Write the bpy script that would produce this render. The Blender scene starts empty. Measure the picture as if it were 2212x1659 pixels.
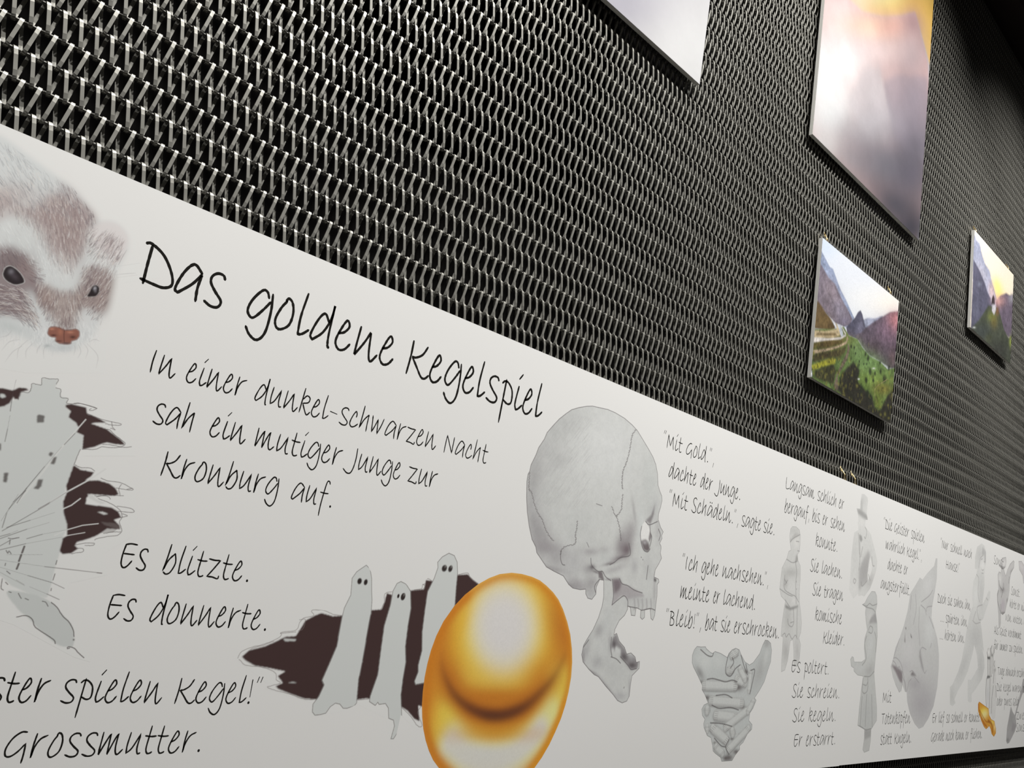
import bpy, math, random
import numpy as np
from mathutils import Matrix, Vector, geometry
random.seed(7); RNG = np.random.default_rng(11)
scene = bpy.context.scene
COL = scene.collection

# ------------------------------------------------------------------ camera
D = 1.40            # metres from the lens to the plane of the mural board
EYE = 1.55          # height of the lens
F_PX = 1853.0; CX, CY = 1106.0, 829.5
def unit(v): return v / np.linalg.norm(v)
AX = unit(np.array([3001 - CX, 1532.6 - CY, F_PX]))            # wall direction seen by the camera
AZ = np.array([2500 - CX, -7800 - CY, F_PX]); AZ = unit(AZ - AX * (AX @ AZ))
AY = np.cross(AZ, AX)
cam = bpy.data.cameras.new('camera'); cam_o = bpy.data.objects.new('camera', cam); COL.objects.link(cam_o)
cam.sensor_width = 36; cam.lens = F_PX * 36 / 2212; cam.clip_start = 0.01
right = Vector((AX[0], AY[0], AZ[0])); down = Vector((AX[1], AY[1], AZ[1])); fwd = Vector((AX[2], AY[2], AZ[2]))
m = Matrix.Identity(4)
for i in range(3):
    m[i][0] = right[i]; m[i][1] = -down[i]; m[i][2] = -fwd[i]
m[0][3], m[1][3], m[2][3] = 0, -D, EYE
cam_o.matrix_world = m
scene.camera = cam_o

# ------------------------------------------------------------------ world, lamps, exposure
w = bpy.data.worlds.new('hall'); scene.world = w; w.use_nodes = True
bg = w.node_tree.nodes['Background']; bg.inputs[0].default_value = (1.0, 0.96, 0.9, 1); bg.inputs[1].default_value = 0.03
def spot(loc, target, watts, size, angle, blend=0.6, col=(1.0, 0.985, 0.955)):
    l = bpy.data.lights.new('ceiling_spot_light', 'SPOT'); l.energy = watts; l.shadow_soft_size = size
    l.spot_size = math.radians(angle); l.spot_blend = blend; l.color = col
    o = bpy.data.objects.new('ceiling_spot_light', l); COL.objects.link(o); o.location = loc
    o.rotation_euler = (Vector(target) - Vector(loc)).to_track_quat('-Z', 'Y').to_euler(); return o
#LIGHTS
spot((2.3, -1.9, 6.2), (2.4, 0, 3.3), 240, 0.05, 60, 1.0)
for x_, w_ in ((-0.9, 350), (0.6, 350), (2.1, 350), (3.6, 370), (5.1, 390), (6.6, 260)):
    spot((x_, -1.6, 5.5), (x_, 0, 2.60), w_ * 1.62, 0.05, 72, 1.0)
scene.view_settings.view_transform = 'Standard'; scene.view_settings.look = 'None'
scene.view_settings.exposure = 0.0; scene.view_settings.gamma = 1.0; scene.view_settings.use_curve_mapping = False

# ------------------------------------------------------------------ helpers
def lin(c):
    c = np.asarray(c, float) / 255.0
    return np.where(c <= 0.04045, c / 12.92, ((c + 0.055) / 1.055) ** 2.4)
def srgb(l):
    l = np.clip(l, 0, 1); return np.where(l <= 0.0031308, l * 12.92, 1.055 * l ** (1 / 2.4) - 0.055)
def P(u, v):
    """place on the board's plane (units of D, origin in front of the lens) that a point of the photograph shows"""
    u = np.asarray(u, float); v = np.asarray(v, float)
    r = np.stack([u - CX, v - CY, np.full_like(u, F_PX)], -1)
    t = 1 / (r @ AY); q = r * t[..., None]
    return q @ AX, q @ AZ
def Q(X, Z):
    X = np.asarray(X, float)[..., None]; Z = np.asarray(Z, float)[..., None]
    c = X * AX + Z * AZ + AY
    return CX + F_PX * c[..., 0] / c[..., 2], CY + F_PX * c[..., 1] / c[..., 2]
def W(X, Z, y=0.0): return (X * D, y, Z * D + EYE)

def material(name, col, rough=0.5, metal=0.0, noise=0.0, nscale=40, spec=0.5, bump=0.0):
    mt = bpy.data.materials.new(name); mt.use_nodes = True; nt = mt.node_tree
    b = nt.nodes['Principled BSDF']; b.inputs['Base Color'].default_value = (*col, 1)
    b.inputs['Roughness'].default_value = rough; b.inputs['Metallic'].default_value = metal
    b.inputs['Specular IOR Level'].default_value = spec
    if noise or bump:
        tc = nt.nodes.new('ShaderNodeTexCoord'); nz = nt.nodes.new('ShaderNodeTexNoise'); nz.inputs['Scale'].default_value = nscale
        nz.inputs['Detail'].default_value = 5
        nt.links.new(tc.outputs['Object'], nz.inputs['Vector'])
        if noise:
            rp = nt.nodes.new('ShaderNodeValToRGB')
            rp.color_ramp.elements[0].position = 0.3; rp.color_ramp.elements[1].position = 0.7
            rp.color_ramp.elements[0].color = (*[c * (1 - noise) for c in col], 1); rp.color_ramp.elements[1].color = (*[min(1, c * (1 + noise)) for c in col], 1)
            nt.links.new(nz.outputs['Fac'], rp.inputs['Fac']); nt.links.new(rp.outputs['Color'], b.inputs['Base Color'])
        if bump:
            bp = nt.nodes.new('ShaderNodeBump'); bp.inputs['Strength'].default_value = bump; bp.inputs['Distance'].default_value = 0.002
            nt.links.new(nz.outputs['Fac'], bp.inputs['Height']); nt.links.new(bp.outputs['Normal'], b.inputs['Normal'])
    return mt
PAPER = np.array([0.81, 0.805, 0.79])
M_steel = material('brushed_steel', (0.33, 0.322, 0.29), 0.40, 0.55, noise=0.12, nscale=25)
M_rod = material('dull_steel_rod', (0.17, 0.165, 0.15), 0.55, 0.3)
M_paper = material('matt_white_print', tuple(PAPER), 0.55, 0, noise=0.0, spec=0.25)
M_edge = material('board_edge', (0.80, 0.79, 0.75), 0.6)
M_ink = material('black_ink', (0.017, 0.016, 0.014), 0.7, spec=0.0)
M_black = material('black_backing', (0.004, 0.0036, 0.0034), 0.9, noise=0.3, nscale=3, spec=0.05)
M_ceil = material('dark_brown_ceiling', (0.035, 0.022, 0.020), 0.8, noise=0.2, nscale=2)
M_floor = material('dark_floor', (0.05, 0.045, 0.04), 0.5, noise=0.2, nscale=6)
M_wall = material('dark_plaster', (0.06, 0.055, 0.05), 0.9, noise=0.1, nscale=5)
M_brass = material('brass_wire', (0.75, 0.55, 0.25), 0.3, 0.9)

def mesh_obj(name, verts, faces, mat, parent=None, uv=None, smooth=False):
    me = bpy.data.meshes.new(name); me.from_pydata([tuple(map(float, v)) for v in verts], [], faces); me.update()
    if mat: me.materials.append(mat)
    if uv is not None:
        ul = me.uv_layers.new(name='UVMap')
        li = np.zeros(len(me.loops), dtype=np.int32); me.loops.foreach_get('vertex_index', li)
        ul.data.foreach_set('uv', np.asarray(uv, dtype=np.float32)[li].ravel())
    if smooth: me.polygons.foreach_set('use_smooth', [True] * len(me.polygons))
    o = bpy.data.objects.new(name, me); COL.objects.link(o)
    if parent: o.parent = parent
    return o
def box(name, x0, x1, y0, y1, z0, z1, mat, parent=None):
    v = [(x, y, z) for x in (x0, x1) for y in (y0, y1) for z in (z0, z1)]
    f = [(0, 1, 3, 2), (4, 6, 7, 5), (0, 4, 5, 1), (2, 3, 7, 6), (0, 2, 6, 4), (1, 5, 7, 3)]
    return mesh_obj(name, v, f, mat, parent)
def empty(name, loc, label, cat, group=None):
    o = bpy.data.objects.new(name, None); o.empty_display_size = 0.1; o.location = loc; COL.objects.link(o)
    o['label'] = label; o['category'] = cat
    if group: o['group'] = group
    return o
def adopt(child, parent):
    child.parent = parent; child.matrix_parent_inverse = Matrix.Translation(parent.location).inverted()

# ------------------------------------------------------------------ the setting
def structure(o): o['kind'] = 'structure'; return o
YM = 0.024                     # front of the wire mesh behind the board's face
XL, XR = -1.6, 7.2
structure(box('wall_back', XL - 1, XR + 1, 0.32, 0.42, 0, 7.0, M_black))
structure(box('floor', XL - 1, XR + 1, -6.0, 0.32, -0.1, 0, M_floor))
structure(box('ceiling', XL - 1, XR + 1, -6.0, 0.32, 7.0, 7.1, M_ceil))
structure(box('trim_1', XL - 1, XR + 1, -0.10, 0.32, 5.035, 5.60, M_ceil))

# ------------------------------------------------------------------ woven wire mesh
DEPTH = 0.0170; OVER = 0.0040; WW = 0.0060; WT = 0.0018
K = 1 + (YM + DEPTH / 2) / D
PITCH = 0.01702 * K * D; ROW = 0.03175 * K * D
X_PH = 0.1748 * K * D; Z_PH = 0.4519 * K * D + EYE     # where one strand's top stands
def loop_profile():
    """one turn of the flattened coil, from the crest over the front, under and up the back; x advances with the wire's length"""
    h = ROW / 2 + OVER - WT / 2; a = DEPTH / 2 - WT / 2; n = 3.0; pts = []
    for th in np.radians([90, 80, 70, 61, 53, 44, 25, -25, -44, -53, -61, -70, -80]):
        c, s_ = math.cos(th), math.sin(th); r = (abs(c) ** 3.2 + abs(s_) ** 3.2) ** (-1 / 3.2)
        pts.append((-a * r * c, h * r * s_))
    pts += [(-y, -z) for y, z in pts]
    q = np.array(pts + pts[:1]); L = np.concatenate([[0], np.cumsum(np.hypot(*np.diff(q, axis=0).T))])
    return [(2 * L[i] / L[-1], y, z) for i, (y, z) in enumerate(pts)]
def spiral_mesh(name, hand):
    prof = loop_profile(); n0 = int((XL - X_PH) / PITCH) - 1; n1 = int((XR - X_PH) / PITCH) + 1
    path = []
    for k in range(n0, n1):
        for f, y, z in prof: path.append((hand * (k * PITCH + f * PITCH / 2), y, z))
    pth = np.array(path); pth[:, 1] += DEPTH / 2
    if hand < 0:   # mirrored winding, same range
        pth[:, 0] += (n0 + n1) * PITCH
    T = np.gradient(pth, axis=0); T /= np.linalg.norm(T, axis=1)[:, None]
    xh = np.zeros_like(T); xh[:, 0] = 1.0 if hand > 0 else -1.0
    w_ = xh - T * np.sum(T * xh, 1)[:, None]; w_ /= np.linalg.norm(w_, axis=1)[:, None]
    n_ = np.cross(T, w_)
    V = np.concatenate([pth + w_ * sx * WW / 2 + n_ * sn * WT / 2 for sx, sn in ((-1, -1), (1, -1), (1, 1), (-1, 1))], 0)
    n = len(pth); idx = np.arange(n - 1)
    F = []
    for c in range(4):
        d = (c + 1) % 4
        F.append(np.stack([idx + c * n, idx + d * n, idx + 1 + d * n, idx + 1 + c * n], 1))
    F = np.concatenate(F, 0)
    if hand < 0: F = F[:, ::-1]
    me = bpy.data.meshes.new(name)
    me.vertices.add(len(V)); me.vertices.foreach_set('co', V.astype(np.float32).ravel())
    me.loops.add(F.size); me.loops.foreach_set('vertex_index', F.astype(np.int32).ravel())
    me.polygons.add(len(F)); me.polygons.foreach_set('loop_start', np.arange(0, F.size, 4, dtype=np.int32))
    me.polygons.foreach_set('use_smooth', np.zeros(len(F), dtype=bool)); me.update(calc_edges=True); me.validate(); me.materials.append(M_steel)
    return me
mesh_wall = empty('wire_mesh_cladding', (X_PH, YM, 0), 'tall dark wall covering of woven flat steel wire spirals', 'metal mesh')
me_r = spiral_mesh('spiral_wire', 1); me_l = spiral_mesh('spiral_wire_mirrored', -1)
nseg = 6; rv = []; rf = []
for xx in (XL, XR):
    for i in range(nseg):
        a = 2 * math.pi * i / nseg; rv.append((xx - X_PH, math.cos(a) * 0.0028, math.sin(a) * 0.0028))
rf = [(i, (i + 1) % nseg, nseg + (i + 1) % nseg, nseg + i) for i in range(nseg)]
rod_me = bpy.data.meshes.new('cross_rod'); rod_me.from_pydata(rv, [], rf); rod_me.materials.append(M_rod)
k0 = int((0.35 - Z_PH) / ROW); k1 = int((5.0 - Z_PH) / ROW)
for k in range(k0, k1 + 1):
    ztop = Z_PH + k * ROW           # top of the row; k even: strands lean like a backslash
    o = bpy.data.objects.new('spiral_wire', me_r if k % 2 == 0 else me_l)
    COL.objects.link(o); o.parent = mesh_wall; o.location = (0, 0, ztop - ROW / 2 - OVER)
    r_ = bpy.data.objects.new('cross_rod', rod_me); COL.objects.link(r_); r_.parent = mesh_wall
    r_.location = (0, DEPTH / 2, ztop - OVER)
# ------------------------------------------------------------------ painter for the printed pictures (works on the board's own plane)
def spline(pts, n=6, closed=False):
    p = np.array(pts, float)
    if len(p) < 3: return p
    if closed: q = np.concatenate([p[-1:], p, p[:2]])
    else: q = np.concatenate([2 * p[:1] - p[1:2], p, 2 * p[-1:] - p[-2:-1]])
    out = []
    t = np.linspace(0, 1, n, endpoint=False)[:, None]
    for i in range(1, len(q) - 2):
        a, b, c, d = q[i - 1], q[i], q[i + 1], q[i + 2]
        out.append(0.5 * (2 * b + (c - a) * t + (2 * a - 5 * b + 4 * c - d) * t ** 2 + (3 * b - a - 3 * c + d) * t ** 3))
    out = np.concatenate(out)
    return out if closed else np.concatenate([out, p[-1:]])
def fr(ox, oy, s, *v):
    """points read in an enlarged view of the photograph (offset ox, oy, scale s)"""
    a = np.array(v, float).reshape(-1, 2); return a / s + np.array([ox, oy])
def blur(a, r):
    if r < 0.6: return a
    for ax in (0, 1):
        for _ in range(2):
            k = max(1, int(round(r))); c = np.cumsum(np.concatenate([np.repeat(a.take([0], ax), k + 1, ax), a, np.repeat(a.take([-1], ax), k, ax)], ax), ax)
            n = a.shape[ax]; a = (c.take(range(2 * k + 1, 2 * k + 1 + n), ax) - c.take(range(0, n), ax)) / (2 * k + 1)
    return a
def fbm(shape, cell, octaves=4, seed=0):
    r = np.random.default_rng(seed); out = np.zeros(shape); amp = 1; tot = 0
    for _ in range(octaves):
        h, w_ = int(shape[0] / cell) + 3, int(shape[1] / cell) + 3
        g = r.random((h, w_)); y = np.arange(shape[0]) / cell; x = np.arange(shape[1]) / cell
        yi, xi = y.astype(int), x.astype(int); fy, fx = (y - yi), (x - xi); fy = (fy * fy * (3 - 2 * fy))[:, None]; fx = (fx * fx * (3 - 2 * fx))[None]
        a = g[np.ix_(yi, xi)]; b = g[np.ix_(yi, xi + 1)]; c = g[np.ix_(yi + 1, xi)]; d = g[np.ix_(yi + 1, xi + 1)]
        out += amp * ((a * (1 - fx) + b * fx) * (1 - fy) + (c * (1 - fx) + d * fx) * fy); tot += amp
        amp *= 0.5; cell = max(1.0, cell / 2)
    return out / tot
class Canvas:
    def __init__(s, outline, res, paper=(214, 211, 206), rect=None, base=None):
        s.out = np.array(outline, float) if outline is not None else None
        if rect is None:
            X, Z = P(s.out[:, 0], s.out[:, 1]); s.X0, s.X1, s.Z0, s.Z1 = X.min(), X.max(), Z.min(), Z.max()
        else: s.X0, s.X1, s.Z0, s.Z1 = rect
        s.res = res; s.w = max(8, int((s.X1 - s.X0) * res)); s.h = max(8, int((s.Z1 - s.Z0) * res))
        s.pap = lin(paper); s.scale = PAPER / s.pap
        b = PAPER if base is None else lin(base) * s.scale
        s.img = np.ones((s.h, s.w, 3)) * b
        xx = s.X0 + (np.arange(s.w) + 0.5) / s.w * (s.X1 - s.X0); zz = s.Z0 + (np.arange(s.h) + 0.5) / s.h * (s.Z1 - s.Z0)
        XX, ZZ = np.meshgrid(xx, zz); s.U, s.V = Q(XX, ZZ)
        s.clip = None
    def col(s, c): return np.clip(lin(c) * s.scale, 0, 1)
    def cc(s, pts):
        p = np.array(pts, float); X, Z = P(p[:, 0], p[:, 1])
        return np.stack([(X - s.X0) / (s.X1 - s.X0) * s.w, (Z - s.Z0) / (s.Z1 - s.Z0) * s.h], 1)
    def k(s, pts):      # canvas pixels per photograph pixel near pts
        p = np.array(pts, float).mean(0); q = s.cc([p, p + [1, 0], p + [0, 1]])
        J = np.stack([q[1] - q[0], q[2] - q[0]]); return math.sqrt(abs(np.linalg.det(J)))
    def mask(s, pts, soft=0, smooth=False):
        if smooth: pts = spline(pts, 6, True)
        c = s.cc(pts); m_ = np.zeros((s.h, s.w + 1), np.int8)
        for (x0, y0), (x1, y1) in zip(c, np.roll(c, -1, 0)):
            if y0 == y1: continue
            if y0 > y1: x0, y0, x1, y1 = x1, y1, x0, y0
            a, b = max(0, math.ceil(y0 - 0.5)), min(s.h - 1, math.ceil(y1 - 0.5) - 1)
            if b < a: continue
            r = np.arange(a, b + 1); x = x0 + (r + 0.5 - y0) / (y1 - y0) * (x1 - x0)
            xi = np.clip(np.ceil(x - 0.5), 0, s.w).astype(int)
            m_[r, xi] ^= 1
        m_ = (np.cumsum(m_, 1) % 2)[:, :s.w].astype(float)
        return blur(m_, max(0.7, soft * s.k(pts)))
    def put(s, m_, c):
        if s.clip is not None: m_ = m_ * s.clip
        s.img += (s.col(c) - s.img) * m_[..., None]
    def fill(s, pts, c, a=1.0, soft=0, smooth=False): s.put(s.mask(pts, soft, smooth) * a, c)
    def blob(s, x, y, rx, ry, c, a=1.0, ang=0, pw=2):
        t = math.radians(ang); u = s.U - x; v = s.V - y
        p = (u * math.cos(t) + v * math.sin(t)) / rx; q = (-u * math.sin(t) + v * math.cos(t)) / ry
        s.put(np.exp(-(p * p + q * q) ** (pw / 2)) * a, c)
    def line(s, pts, wd, c, a=1.0, soft=0.0, taper=False, smooth=True, wob=0.0):
        p = np.array(pts, float)
        if smooth and len(p) > 2: p = spline(p, 5)
        if wob: p = p + RNG.normal(0, wob, p.shape)
        k = s.k(p); q = s.cc(p); hw = max(0.5, wd * k / 2); so = max(0.7, soft * k)
        pad = hw + so * 2 + 1; x0 = int(max(0, q[:, 0].min() - pad)); x1 = int(min(s.w, q[:, 0].max() + pad + 1)); y0 = int(max(0, q[:, 1].min() - pad)); y1 = int(min(s.h, q[:, 1].max() + pad + 1))
        if x1 <= x0 or y1 <= y0: return
        best = np.zeros((y1 - y0, x1 - x0)); n = len(q) - 1
        for i in range(n):
            ax, ay = q[i]; bx, by = q[i + 1]
            h0 = hw * ((1 - abs(2 * i / n - 1) ** 2) * 0.85 + 0.15 if taper else 1)
            pa = h0 + so * 2 + 1
            u0 = max(x0, int(min(ax, bx) - pa)); u1 = min(x1, int(max(ax, bx) + pa) + 1); v0 = max(y0, int(min(ay, by) - pa)); v1 = min(y1, int(max(ay, by) + pa) + 1)
            if u1 <= u0 or v1 <= v0: continue
            X = np.arange(u0, u1)[None] + 0.5; Y = np.arange(v0, v1)[:, None] + 0.5
            dx, dy = bx - ax, by - ay; L = dx * dx + dy * dy + 1e-9
            t = np.clip(((X - ax) * dx + (Y - ay) * dy) / L, 0, 1)
            d = np.hypot(X - ax - t * dx, Y - ay - t * dy)
            cov = np.clip((h0 + so - d) / (2 * so) , 0, 1) if so <= 1.0 else np.exp(-np.maximum(0, d - h0 * 0.5) ** 2 / (so * so + 1e-6))
            sl = (slice(v0 - y0, v1 - y0), slice(u0 - x0, u1 - x0)); best[sl] = np.maximum(best[sl], cov)
        best *= a * min(1.0, wd * k)
        if s.clip is not None: best = best * s.clip[y0:y1, x0:x1]
        s.img[y0:y1, x0:x1] += (s.col(c) - s.img[y0:y1, x0:x1]) * best[..., None]
    def grain(s, amt, cell=3, seed=1, m_=None):
        g = 1 + (fbm((s.h, s.w), cell, 3, seed) - 0.5) * 2 * amt
        if m_ is not None: g = 1 + (g - 1) * m_
        s.img *= g[..., None]
    def fur(s, pts, n, ln, ang, c, a=0.5, wd=1.2, spread=12, curve=0.0):
        """short pencil hairs inside a polygon; ang in degrees in the photograph (0 right, 90 down) or a function of place"""
        pts = np.array(pts, float); lo = pts.min(0); hi = pts.max(0); got = 0; tries = 0
        while got < n and tries < n * 6:
            tries += 1; p = lo + RNG.random(2) * (hi - lo)
            if not inside(p, pts): continue
            t = math.radians((ang(*p) if callable(ang) else ang) + RNG.normal(0, spread)); L = ln * (0.6 + 0.8 * RNG.random())
            d = np.array([math.cos(t), math.sin(t)]); nn = np.array([-d[1], d[0]]) * L * curve * RNG.normal(0.5, 0.5)
            cc_ = np.array(c[RNG.integers(len(c))] if isinstance(c, list) else c, float)
            s.line([p, p + d * L / 2 + nn, p + d * L], wd * (0.7 + 0.6 * RNG.random()), cc_, a * (0.5 + 0.5 * RNG.random()), taper=True, smooth=False); got += 1
    def image(s, name):
        im = bpy.data.images.new(name, s.w, s.h, alpha=False)
        px = np.ones((s.h, s.w, 4), np.float32); px[..., :3] = srgb(s.img)
        im.pixels.foreach_set(px.ravel()); im.update(); im.pack(); return im
    def mat(s, name):
        mt = material(name, (1, 1, 1), 0.55, spec=0.25); nt = mt.node_tree
        t = nt.nodes.new('ShaderNodeTexImage'); t.image = s.image(name); t.extension = 'EXTEND'
        nt.links.new(t.outputs['Color'], nt.nodes['Principled BSDF'].inputs['Base Color']); return mt
    def decal(s, name, parent, layer=1, label=None, smooth=False):
        o_ = spline(s.out, 4, True) if smooth else s.out
        X, Z = P(o_[:, 0], o_[:, 1]); y = -0.000015 * layer
        tri = geometry.tessellate_polygon([[Vector((a, b, 0)) for a, b in zip(X, Z)]])
        fc = []
        for t in tri:
            (a, b, c) = t; ar = (X[b] - X[a]) * (Z[c] - Z[a]) - (X[c] - X[a]) * (Z[b] - Z[a])
            fc.append((a, b, c) if ar > 0 else (a, c, b))
        v = [W(a, b, y) for a, b in zip(X, Z)]
        uv = np.stack([(X - s.X0) / (s.X1 - s.X0), (Z - s.Z0) / (s.Z1 - s.Z0)], 1)
        o = mesh_obj(name, v, fc, s.mat(name), None, uv)
        adopt(o, parent)
        if label: o['label'] = label
        return o
def inside(p, poly):
    x, y = p; x0, y0 = poly[:, 0], poly[:, 1]; x1, y1 = np.roll(x0, -1), np.roll(y0, -1)
    c = (y0 > y) != (y1 > y)
    return np.count_nonzero(c & (x < (x1 - x0) * (y - y0) / (y1 - y0 + 1e-12) + x0)) % 2 == 1

# ------------------------------------------------------------------ the mural boards
SEAM = 2.315
ZT, ZB = 0.3650, -0.3580
def board(x0, x1, label, dz=0.0):
    b = empty('mural_board', W((x0 + x1) / 2, ZB, 0), label, 'sign')
    v = []
    z0, z1 = (ZB + dz) * D + EYE, (ZT + dz * 0.3) * D + EYE; a, c = x0 * D, x1 * D; th = 0.004
    f = mesh_obj('panel', [(a, 0, z0), (c, 0, z0), (c, 0, z1), (a, 0, z1), (a, th, z0), (c, th, z0), (c, th, z1), (a, th, z1)],
                 [(0, 1, 2, 3), (5, 4, 7, 6), (4, 0, 3, 7), (1, 5, 6, 2), (3, 2, 6, 7), (4, 5, 1, 0)], M_paper)
    adopt(f, b)
    for xx in (x0 + 0.08, (x0 + x1) / 2, x1 - 0.08):      # stand-off clips between board and mesh
        for zz in (ZB + 0.06, ZT - 0.06):
            c_ = box('spacer', xx * D - 0.015, xx * D + 0.015, th, YM - 0.001, zz * D + EYE - 0.015, zz * D + EYE + 0.015, M_edge); adopt(c_, b)
    return b
board_a = board(SEAM - 2.18, SEAM, 'nearest white illustrated mural board with ferret, golden egg and big skull', -0.0012)
board_b = board(SEAM, SEAM + 2.18, 'far white illustrated mural board continuing right of the joint, with top-hatted figure', 0.0)

# ------------------------------------------------------------------ handwriting
G = {}
def g(ch, adv, *strokes): G[ch] = (adv, [[tuple(map(float, p.split(','))) for p in s_.split()] for s_ in strokes])
# baseline 0, height of a small a = 1; a doubled point is a sharp corner
g('a', .86, '.76,.80 .76,.80 .50,1.0 .22,.66 .02,.14 .10,.03 .10,.03 .50,.42 .76,.80 .76,.80 .66,.36 .64,-.06')
g('b', .72, '.34,1.4 .20,.70 .04,.06 .04,.06 .26,.60 .52,.92 .56,.92 .60,.50 .40,.04 .20,-.08 .06,.02')
g('c', .62, '.42,.62 .46,.80 .40,.96 .20,.66 .03,.20 .14,0 .34,.06 .56,.26')
g('d', .80, '.58,.72 .44,.97 .24,.72 .02,.16 .08,.0 .08,.0 .40,.34 .64,.86 .74,1.38 .74,1.38 .60,.40 .58,-.04 .64,-.08')
g('e', .66, '.10,.50 .30,.60 .46,.84 .38,1.02 .20,.70 .03,.22 .14,-.02 .34,.04 .52,.28')
g('f', .62, '.66,1.26 .60,1.42 .46,1.34 .30,.70 .16,0 .08,-.62', '.08,.72 .36,.70 .60,.72')
g('g', .80, '.60,.80 .54,.98 .40,.98 .14,.60 .02,.24 .10,.06 .22,.08 .46,.40 .66,.72', '.70,.98 .68,.40 .56,-.28 .34,-.58 .12,-.48 .00,-.26')
g('h', .80, '.32,1.42 .18,.70 .03,.02 .03,.02 .30,.56 .60,.92 .62,.90 .62,.90 .54,.40 .48,-.08')
g('i', .44, '.22,.94 .06,.24 .10,-.02 .10,-.02 .22,.04 .42,.24', '.22,1.22 .40,1.46')
g('k', .74, '.32,1.42 .16,.60 .04,-.02', '.22,.76 .44,1.02 .62,.92 .54,.66 .22,.54 .22,.54 .34,.20 .46,-.04 .56,0 .68,.16')
g('l', .44, '.30,1.40 .12,.60 .06,0 .06,0 .20,.06 .40,.26')
g('m', 1.14, '.16,1.0 .06,.30 .02,-.02 .02,-.02 .34,.66 .48,.92 .48,.92 .42,.36 .38,-.02 .38,-.02 .66,.66 .80,.92 .80,.92 .72,.36 .74,.04 .84,-.02 1.04,.20')
g('n', .88, '.20,1.0 .08,.36 .02,-.02 .02,-.02 .34,.50 .56,.94 .56,.94 .52,.30 .54,0 .62,-.04 .82,.24')
g('o', .66, '.34,.92 .18,.66 .03,.26 .06,.02 .20,-.02 .44,.20 .54,.60 .50,.92 .38,1.02 .30,.90')
g('p', .72, '.10,.84 .24,.96 .42,.92 .60,.66 .58,.22 .40,.10 .16,.22', '.30,1.04 .18,.30 .02,-.72')
g('r', .66, '.20,1.0 .10,.50 .04,-.04 .04,-.04 .14,.40 .34,.76 .62,.92')
g('s', .68, '.60,.86 .54,.98 .36,.98 .20,.84 .18,.64 .34,.42 .54,.20 .46,.00 .24,-.04 .02,.06')
g('t', .56, '.30,1.26 .20,.70 .12,.20 .18,-.02 .30,-.02 .40,.04', '.04,.80 .30,.76 .54,.78')
g('u', .80, '.20,.98 .08,.40 .06,.02 .06,.02 .30,.26 .64,.92 .64,.92 .52,.30 .54,.02 .60,-.02 .68,.02')
g('v', .70, '.10,1.0 .10,.50 .14,.0 .14,0 .36,.46 .58,.98')
g('w', .96, '.10,1.0 .08,.50 .06,.0 .06,0 .28,.44 .46,.86 .46,.86 .44,.40 .42,-.04 .42,-.04 .68,.50 .86,.98')
g('z', .74, '.06,.92 .34,.88 .64,.90 .64,.90 .30,.40 .02,.02 .02,.02 .30,.02 .56,-.04 .62,.12')
g('A', .90, '.04,-.04 .24,.54 .50,1.16 .50,1.16 .66,.54 .76,-.04', '.18,.38 .44,.36 .70,.38')
g('B', .84, '.08,1.10 .30,1.14 .56,1.00 .52,.76 .24,.62 .24,.62 .54,.50 .60,.22 .44,.02 .08,-.02 .08,-.02', '.24,1.10 .16,.50 .08,-.02')
g('D', 1.0, '.08,1.08 .24,1.12 .60,.92 .86,.52 .92,.18 .70,.02 .40,.02 .02,.06', '.26,1.08 .18,.50 .12,-.06')
g('E', .92, '.86,1.14 .50,1.16 .22,1.10 .22,1.10 .10,.66 .06,.24 .14,.04 .28,0 .46,.12 .66,.36', '.14,.66 .46,.66 .76,.66')
g('G', .96, '.78,1.06 .56,1.06 .26,.80 .05,.38 .06,.08 .24,.04 .50,.24 .76,.58 .76,.58 .72,.10 .66,-.26')
g('H', .96, '.16,1.14 .10,.50 .06,-.04', '.72,1.14 .66,.50 .64,-.04', '.10,.58 .40,.56 .74,.60')
g('I', .46, '.26,1.14 .14,.56 .08,-.02')
g('J', .70, '.60,1.22 .54,.60 .40,.02 .22,-.30 -.02,-.32 -.26,-.12')
g('K', .98, '.26,1.18 .18,.60 .04,-.06', '.86,1.14 .66,.80 .40,.62 .24,.60 .24,.60 .44,.30 .64,0 .80,-.02 .96,.14')
g('L', .84, '.18,1.18 .08,.60 .06,.14 .16,.0 .40,.02 .72,.14')
g('M', 1.06, '.04,-.06 .14,.60 .24,1.14 .24,1.14 .34,.60 .46,.18 .46,.18 .66,.70 .82,1.08 .82,1.08 .80,.50 .84,-.06')
g('N', .94, '.04,-.04 .14,.60 .24,1.12 .24,1.12 .44,.60 .66,.04 .66,.04 .74,.60 .82,1.12')
g('S', .84, '.78,1.12 .66,1.26 .44,1.20 .30,.96 .38,.70 .60,.42 .66,.18 .48,-.04 .24,-.04 .04,.14')
g('T', .86, '.04,1.10 .42,1.10 .86,1.12', '.44,1.10 .34,.50 .28,-.04')
g('Z', .84, '.10,1.10 .44,1.08 .78,1.12 .78,1.12 .34,.46 .02,.02 .02,.02 .40,.04 .76,-.02')
g('.', .40, '.14,.00 .17,.03'); g(',', .40, '.22,.08 .06,-.34'); g('!', .40, '.22,1.20 .14,.30', '.08,.00 .11,.03')
g('"', .44, '.16,1.36 .06,1.06', '.34,1.36 .24,1.06'); g('-', .62, '.06,.54 .50,.48'); g(' ', .62)
def umlaut(n, b, x0, x1, y):
    adv, st = G[b]; G[n] = (adv, st + [[(x0, y), (x0 + .02, y - .04)], [(x1, y), (x1 + .02, y - .04)]])
umlaut('\u00e4', 'a', .40, .66, 1.28); umlaut('\u00f6', 'o', .28, .50, 1.28); umlaut('\u00fc', 'u', .26, .54, 1.26)
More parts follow.
